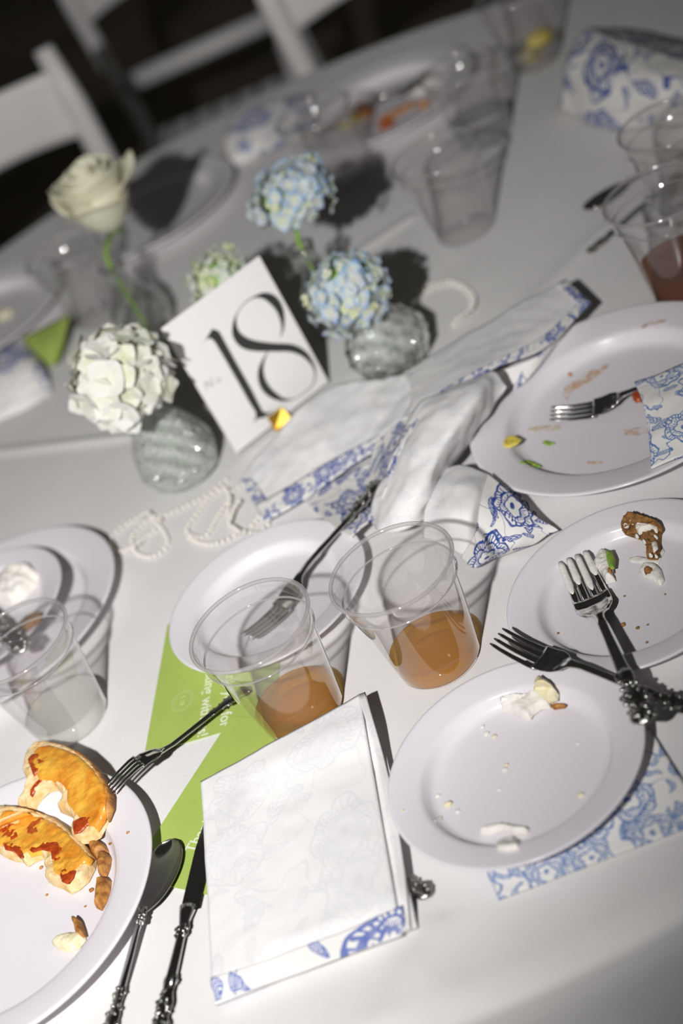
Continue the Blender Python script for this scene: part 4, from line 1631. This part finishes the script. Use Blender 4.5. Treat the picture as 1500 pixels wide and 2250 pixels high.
attach(slab('browned_rim', [(112, 1637), (150, 1645), (190, 1663), (220, 1691), (240, 1722), (251, 1752), (251, 1780), (240, 1812), (236, 1790), (240, 1758), (228, 1728), (208, 1700), (182, 1676), (148, 1656), (118, 1648)], .0175, .0082, .0035, M['crust'], None, .0010, .0006, 3), pz)
attach(slab('pepperoni', [(160, 1806), (180, 1796), (202, 1794), (196, 1812), (176, 1830), (164, 1834), (160, 1820)], .0255, .0014, .002, M['pepperoni'], None, .0009, .0005, 4), pz)
attach(slab('pepperoni', [(66, 1738), (78, 1720), (96, 1706), (104, 1704), (98, 1716), (84, 1730), (72, 1752), (66, 1750)], .0240, .0014, .002, M['pepperoni'], None, .0009, .0005, 5), pz)
attach(slab('tomato_topping', [(62, 1672), (74, 1658), (92, 1658), (96, 1672), (112, 1672), (118, 1680), (100, 1682), (90, 1700), (76, 1712), (70, 1696)], .0235, .0034, .003, M['sauce'], None, .0009, .0012, 6), pz)

p2 = empty('pizza_slice', tuple(P(110, 1880, .01)))
tag(p2, 'bitten pizza slice with pepperoni lying flat on the plate', 'pizza')
bpy.context.view_layer.update()
s2 = [(6, 1786), (16, 1779), (60, 1784), (98, 1795), (130, 1806), (160, 1828), (176, 1846), (200, 1868), (213, 1890), (210, 1910), (196, 1938), (176, 1956), (158, 1965), (140, 1955), (120, 1948), (106, 1938), (110, 1920), (104, 1912), (112, 1898), (96, 1888), (76, 1896), (62, 1906), (52, 1896), (34, 1894), (10, 1884), (-8, 1870), (-10, 1840), (-6, 1810)]
attach(slab('bread_base', s2, ZP, .010, .004, M['bread'], None, .0011, .0012, 11), p2)
s2t = [(10, 1790), (18, 1784), (60, 1788), (96, 1799), (128, 1811), (156, 1832), (172, 1850), (194, 1872), (206, 1890), (200, 1902), (180, 1915), (160, 1940), (140, 1940), (122, 1928), (118, 1908), (120, 1886), (98, 1878), (72, 1884), (50, 1886), (20, 1878), (-4, 1862), (-6, 1836), (0, 1810)]
attach(slab('cheese_layer', s2t, ZP + .0055, .0062, .005, M['cheese'], None, .0011, .0014, 12), p2)
for k, pp in enumerate([[(-6, 1806), (14, 1800), (32, 1806), (42, 1824), (38, 1842), (20, 1850), (-6, 1848)], [(6, 1852), (26, 1850), (46, 1862), (52, 1884), (46, 1888), (32, 1872), (12, 1868)],
                        [(64, 1868), (76, 1856), (104, 1848), (126, 1850), (138, 1862), (140, 1880), (128, 1896), (114, 1888), (112, 1872), (92, 1868), (72, 1874)], [(130, 1916), (146, 1908), (168, 1914), (162, 1930), (150, 1944), (136, 1938)]]):
    attach(slab('pepperoni', pp, ZP + .0105, .0013, .0025, M['pepperoni'], None, .0009, .0006, 14 + k), p2)
attach(slab('tomato_topping', [(58, 1822), (72, 1806), (92, 1796), (98, 1800), (84, 1816), (86, 1832), (72, 1838), (60, 1834)], ZP + .0105, .0018, .0025, M['sauce'], None, .0009, .001, 19), p2)
for k, pp in enumerate([[(196, 1852), (206, 1846), (222, 1852), (236, 1862), (240, 1874), (228, 1880), (216, 1890), (204, 1878)], [(222, 1882), (236, 1876), (246, 1886), (243, 1906), (234, 1930), (220, 1926), (218, 1906)], [(218, 1938), (230, 1934), (245, 1936), (243, 1958), (234, 1984), (224, 2002), (212, 1996), (214, 1972)]]):
    o = slab('crust_piece', pp, ZP, .008, .004, M['crust'], None, .0010, .001, 21 + k)
    tag(o, ('short torn pizza crust end touching the flat slice', 'middle piece of torn brown pizza crust', 'longest strip of torn brown pizza crust')[k], 'crust', 'torn crust pieces')
cp = empty('pizza_scrap', tuple(P(160, 2060, .004)))
tag(cp, 'pale chewed scrap of pizza dough alone on the plate', 'pizza')
bpy.context.view_layer.update()
attach(slab('dough', [(116, 2076), (130, 2060), (150, 2054), (166, 2052), (188, 2048), (190, 2066), (176, 2084), (150, 2094), (130, 2088)], ZP, .006, .005, M['yellow_food'], None, .001, .0012, 31), cp)
attach(slab('browned_tip', [(160, 2024), (168, 2016), (180, 2026), (186, 2044), (190, 2060), (178, 2060), (168, 2052), (166, 2038)], ZP + .003, .007, .004, M['crust'], None, .001, .001, 32), cp)

for k, (x, y, s_) in enumerate(((236, 1878, 3), (301, 1856, 3), (262, 1880, 3), (200, 1955, 5), (90, 1905, 4), (102, 1965, 3), (186, 1990, 2.5))):
    q = P(x, y, ZP)
    r_ = s_ / 3000
    zc = .0024 if (Vector((q.x, q.y)) - Vector((-.3529, .8686))).length < .085 else .0172
    o = blob('bread_crumb', (r_ * 1.2, r_, r_), M['crust'], None, 150 + k, .3, 2, 1, (q.x, q.y, zc))
    tag(o, 'tiny browned crumb scattered on the pizza plate', 'crumb', 'pizza crumbs')

# brown cake on its plate
ck = empty('cake_scrap', tuple(P(1420, 1190, .004)))
tag(ck, 'largest brown cake scrap smeared with white frosting', 'cake')
bpy.context.view_layer.update()
attach(slab('cake', [(1366, 1165), (1378, 1146), (1396, 1142), (1420, 1148), (1446, 1154), (1456, 1162), (1452, 1190), (1450, 1216), (1446, 1232), (1422, 1230), (1422, 1204), (1410, 1188), (1392, 1182), (1374, 1176)], ZP, .010, .004, M['cake'], None, .0008, .0034, 41), ck)
attach(slab('frosting', [(1392, 1160), (1400, 1150), (1430, 1154), (1448, 1160), (1444, 1172), (1424, 1168), (1404, 1176)], ZP + .008, .0035, .003, M['frosting'], None, .0009, .0012, 42), ck)
attach(slab('frosting', [(1430, 1196), (1442, 1190), (1446, 1206), (1436, 1216)], ZP + .008, .003, .002, M['frosting'], None, .0008, .0008, 43), ck)
attach(slab('frosting_smear', [(1382, 1226), (1400, 1222), (1440, 1228), (1456, 1204), (1460, 1212), (1446, 1240), (1420, 1240), (1384, 1234)], ZP - .0008, .0012, .003, M['frosting'], None, .0009, .0006, 44), ck)
for k, (x, y, r) in enumerate(((1376, 1158, 6), (1388, 1150, 5), (1440, 1182, 6), (1428, 1176, 5), (1430, 1222, 5), (1442, 1224, 4), (1400, 1180, 5), (1416, 1192, 5))):
    attach(slab('frosting', [(x + r * math.cos(a), y + r * .8 * math.sin(a)) for a in np.linspace(0, 5.6, 7)], ZP + .0065, .0035, .002, M['frosting'], None, .0007, .0012, 140 + k), ck)
ck2 = empty('cake_scrap', tuple(P(1430, 1260, .004)))
tag(ck2, 'thin crumbly cake scrap trailing frosting below the largest scrap', 'cake')
bpy.context.view_layer.update()
attach(slab('frosting', [(1404, 1258), (1414, 1240), (1440, 1240), (1454, 1254), (1460, 1276), (1452, 1288), (1432, 1278), (1412, 1268)], ZP - .0006, .0045, .005, M['frosting'], None, .0009, .0014, 45), ck2)
attach(slab('cake', [(1414, 1256), (1424, 1248), (1436, 1254), (1430, 1264), (1418, 1264)], ZP + .002, .004, .002, M['cake'], None, .0008, .001, 46), ck2)
ck3 = empty('cake_scrap', tuple(P(1330, 1245, .004)))
tag(ck3, 'frosted cake scrap with a pale green leaf beside the fork tines', 'cake')
bpy.context.view_layer.update()
attach(slab('frosting', [(1306, 1244), (1316, 1222), (1328, 1212), (1342, 1220), (1350, 1240), (1346, 1262), (1354, 1278), (1332, 1284), (1322, 1266), (1310, 1258)], ZP - .0004, .008, .005, M['frosting'], None, .0009, .0014, 47), ck3)
attach(slab('green_icing', [(1330, 1214), (1344, 1212), (1352, 1230), (1350, 1250), (1340, 1252), (1334, 1236)], ZP + .006, .004, .003, M['lettuce'], None, .0008, .001, 48), ck3)
attach(slab('cake', [(1334, 1252), (1344, 1248), (1346, 1260), (1336, 1262)], ZP + .005, .003, .002, M['cake'], None, .0008, .0008, 49), ck3)
for k, (x, y, s) in enumerate(((1215, 1300, 4), (1368, 1372, 5.5), (1400, 1378, 4), (1422, 1371, 2.5), (1225, 1390, 3), (1420, 1410, 3), (1371, 1308, 2.5), (1460, 1304, 2.5))):
    q = P(x, y, ZP)
    r = s / 3300
    o = blob('cake_crumb', (r * 1.2, r, r), M['cake'], None, 50 + k, .3, 2, 1, (q.x, q.y, .0024 if k else .011))
    tag(o, 'tiny brown cake crumb on the plate with the frosted fork', 'crumb', 'brown cake crumbs')

# cream smears on the nearer dessert plate
ZN = .0074
cr = empty('cream_scrap', tuple(P(1170, 1560, ZN)))
tag(cr, 'largest lump of cream icing on the plate above the printed napkin', 'cake')
bpy.context.view_layer.update()
attach(slab('icing_slab', [(1098, 1536), (1130, 1532), (1165, 1530), (1176, 1520), (1206, 1536), (1212, 1556), (1190, 1560), (1172, 1572), (1166, 1584), (1148, 1580), (1128, 1568), (1104, 1562)], ZN + .001, .007, .005, M['frosting'], None, .0010, .0014, 61), cr)
attach(slab('icing_peak', [(1174, 1520), (1176, 1500), (1190, 1490), (1210, 1502), (1228, 1528), (1226, 1540), (1208, 1546), (1186, 1540)], ZN + .004, .008, .006, M['yellow_food'], None, .0009, .0026, 62), cr)
attach(slab('cake_edge', [(1206, 1552), (1224, 1546), (1246, 1550), (1240, 1557), (1218, 1560)], ZN + .002, .003, .003, M['crust'], None, .0008, .0014, 63), cr)
for k, (pp, lb) in enumerate((([(1054, 1826), (1072, 1816), (1100, 1810), (1130, 1816), (1164, 1822), (1160, 1832), (1130, 1836), (1104, 1826), (1076, 1836), (1056, 1836)], 'curved strip of cream icing at the near side of the plate'),
                              ([(1090, 1858), (1108, 1846), (1130, 1842), (1148, 1852), (1140, 1866), (1114, 1872), (1094, 1868)], 'round cream icing lump on the near rim of the plate'))):
    o = slab('cream_scrap', pp, ZN, .005, .004, M['frosting'], None, .0010, .0013, 66 + k)
    tag(o, lb, 'cake')
for k, (x, y, s) in enumerate(((985, 1767, 9), (964, 1800, 8), (962, 1748, 5), (1276, 1746, 7), (1108, 1690, 6), (1068, 1612, 7), (1086, 1618, 6), (1060, 1596, 5), (1268, 1632, 4), (1112, 1680, 5), (1096, 1734, 4), (1005, 1782, 5), (900, 1806, 3))):
    q = P(x, y, ZN)
    r = s / 3700
    o = blob('cream_crumb', (r * 1.2, r, r * .6), M['frosting'] if k % 3 else M['yellow_food'], None, 70 + k, .35, 2, 2, (q.x, q.y, .0070 if k < 12 else .0195))
    tag(o, 'small cream crumb on the dessert plate above the printed napkin', 'crumb', 'cream crumbs')

# large plate: sauce smears, lettuce
def residue(name, poly, z, h, mat, seed, w=.002):
    return attach(slab(name, poly, z, h, w, M[mat], None, .0010, h * .5, seed), plateG)


bpy.context.view_layer.update()
residue('sauce_smear', [(1234, 872), (1240, 850), (1262, 836), (1300, 812), (1346, 796), (1330, 812), (1296, 838), (1262, 856), (1244, 880)], .0023, .00035, 'stain', 81)
residue('sauce_smear', [(1158, 942), (1180, 936), (1230, 934), (1232, 944), (1190, 948), (1160, 948)], 0.0028, .0006, 'yellow_stain', 82)
residue('sauce_smear', [(1370, 944), (1420, 936), (1432, 950), (1400, 958), (1372, 956)], .0023, .00035, 'stain', 83)
residue('sauce_smear', [(1288, 1014), (1322, 1014), (1326, 1019), (1290, 1020)], .0023, .00035, 'stain', 84)
residue('sauce_smear', [(1404, 718), (1420, 708), (1462, 700), (1466, 706), (1430, 714), (1410, 722)], .0182, .0003, 'stain', 85)
o = slab('lettuce_scrap', [(1104, 978), (1112, 962), (1130, 958), (1146, 966), (1138, 976), (1122, 984), (1112, 984)], .014, .002, .002, M['lemon'], None, .0008, .001, 86)
tag(o, 'yellow-green lettuce scrap on the plate rim', 'lettuce')
o = slab('lettuce_scrap', [(1190, 974), (1200, 968), (1222, 974), (1206, 980)], .0030, .0012, .001, M['lettuce'], None, .0007, .0006, 87)
tag(o, 'small pointed green leaf scrap lying flat in the plate well', 'lettuce')
o = slab('lettuce_scrap', [(1140, 1018), (1158, 1012), (1172, 1016), (1190, 1026), (1180, 1028), (1160, 1022)], .006, .0016, .001, M['lettuce'], None, .0007, .0006, 88)
tag(o, 'curled green leaf scrap against the plate well wall', 'lettuce')
o = slab('sauce_drop', [(1386, 862), (1396, 854), (1408, 866), (1410, 882), (1398, 886), (1390, 878)], .014, .003, .003, M['sauce'], None, .0008, .0006, 89)
tag(o, 'red sauce drop clinging beside the fork and draped napkin', 'sauce')
o = slab('sauce_drop', [(1246, 824), (1252, 818), (1258, 822), (1254, 828)], .0024, .001, .001, M['orange'], None, .0007, .0003, 90)
tag(o, 'tiny orange sauce drop on the sauce-smeared plate', 'sauce')

# leftovers on the stacked dessert plate and far plates
for k, (pp, z, lb) in enumerate((([(-20, 1300), (10, 1272), (40, 1252), (70, 1246), (84, 1262), (82, 1288), (60, 1312), (30, 1330), (-10, 1330)], .0190, 'big heap of white frosting on the stacked small plate'),)):
    o = slab('frosting_heap', pp, z, .014, .012, M['frosting'], None, .0014, .004, 95 + k)
    tag(o, lb, 'frosting')
q = P(40, 1420, .026)
o = blob('food_scrap', (.012, .008, .006), M['cake'], None, 97, .3, 2, 2, (q.x + .014, q.y + .030, .021))
tag(o, 'brown food scrap beside the fork behind the cloudy drink', 'food')
for k, (x, y, sx, sy, sz, mt, lb) in enumerate(((765, 270, .016, .012, .008, 'lemon', 'yellow leftover lump on the far plate'), (800, 245, .010, .018, .010, 'orange', 'orange leftover lump in the middle of the far plate'),
                                                 (850, 275, .010, .008, .006, 'sauce', 'dark red leftover scrap near the rim of the far plate'), (935, 190, .022, .014, .010, 'frosting', 'white cream lump beside the fork on the far plate'),
                                                 (870, 245, .030, .006, .003, 'orange', 'thin orange smear across the far plate'), (930, 228, .008, .006, .004, 'orange', 'small orange scrap on the far plate rim'))):
    q = P(x, y, .004)
    z0 = .0024 if (q - Vector((.296, 1.894, q.z))).length < .085 else .016
    o = blob('leftover_food', (sx, sy, sz), M[mt], None, 110 + k, .3, 2, 2, (q.x, q.y, z0))
    tag(o, lb, 'food')
for k, (x, y, r) in enumerate(((-.255, 1.905, .012), (-.285, 1.865, .014), (-.285, 1.955, .010))):
    o = blob('bread_scrap', (r, r * .7, r * .5), M['yellow_food'], None, 120 + k, .3, 2, 2, (x, y, .0024))
    tag(o, 'pale leftover scrap on the plate beside the far-left napkin', 'food', 'pale scraps on the far-left plate')


# ------------------------------------------------------------------ food follows the shape of the plate it lies on
def plate_top(r, R, h):
    w = .715 * R
    return float(np.interp(r, [0, w * .9, w * .96, w, w * 1.035, w * 1.06, w * 1.10, R * .97, R * .99, R], [.0022, .0022, .0030, .0055, h * .62, h * .72, h * .77, h * .985, h, h * .97]))


def lie_on(names, c, R, h, zp, both=False, soft=False):
    c = Vector((c[0], c[1]))
    for o in [q for q in bpy.data.objects if q.name.split('.')[0] in names]:
        if o.parent is not None and o.name.split('.')[0] != 'sauce_smear':
            continue
        ms = [q for q in [o] + list(o.children) if q.type == 'MESH']
        if not ms or (Vector((ms[0].data.vertices[0].co.x, ms[0].data.vertices[0].co.y)) - c).length > R * 1.25:
            continue
        z0 = min(v_.co.z for q in ms for v_ in q.data.vertices)
        for q in ms:
            for v_ in q.data.vertices:
                start, p = v_.co.copy(), v_.co.copy()
                for _ in range(3):
                    r = (Vector((p.x, p.y)) - c).length
                    t = zp + plate_top(r, R, h) + .0001
                    if soft:
                        t = max(t, zp + .0095 + .0135 * smooth01((r / R - .62) / .34))
                    dz = t - z0 if (both or soft) else max(0.0, t - z0)
                    p = toward_camera(start, dz)
                v_.co = p
        for q in ms:
            q.data.update()


lie_on({'cream_scrap', 'cream_crumb'}, (.0203, .7458), RS, .016, .0046, both=False)
lie_on({'cake_scrap'}, (.1516, .8507), RS, .016, 0)
lie_on({'cake_crumb'}, (.1516, .8507), RS, .016, 0, both=True)
lie_on({'bread_crumb'}, (-.3529, .8686), RB, .020, 0, both=True)
lie_on({'crust_piece', 'pizza_scrap'}, (-.3529, .8686), RB, .020, 0)
lie_on({'lettuce_scrap', 'sauce_drop', 'sauce_smear'}, (.2414, 1.0616), RB, .020, 0)
lie_on({'frosting_heap', 'food_scrap'}, (-.335, 1.226), RS, .016, .0165)
lie_on({'leftover_food'}, (.296, 1.894), RB, .020, 0)

for root, soft in ((pz, True), (p2, False)):
    keep = [q for q in (pz, p2) if q is not root]
    old = keep[0].name
    keep[0].name = 'resting'
    lie_on({'pizza_slice'}, (-.3529, .8686), RB, .020, 0, soft=soft)
    keep[0].name = old
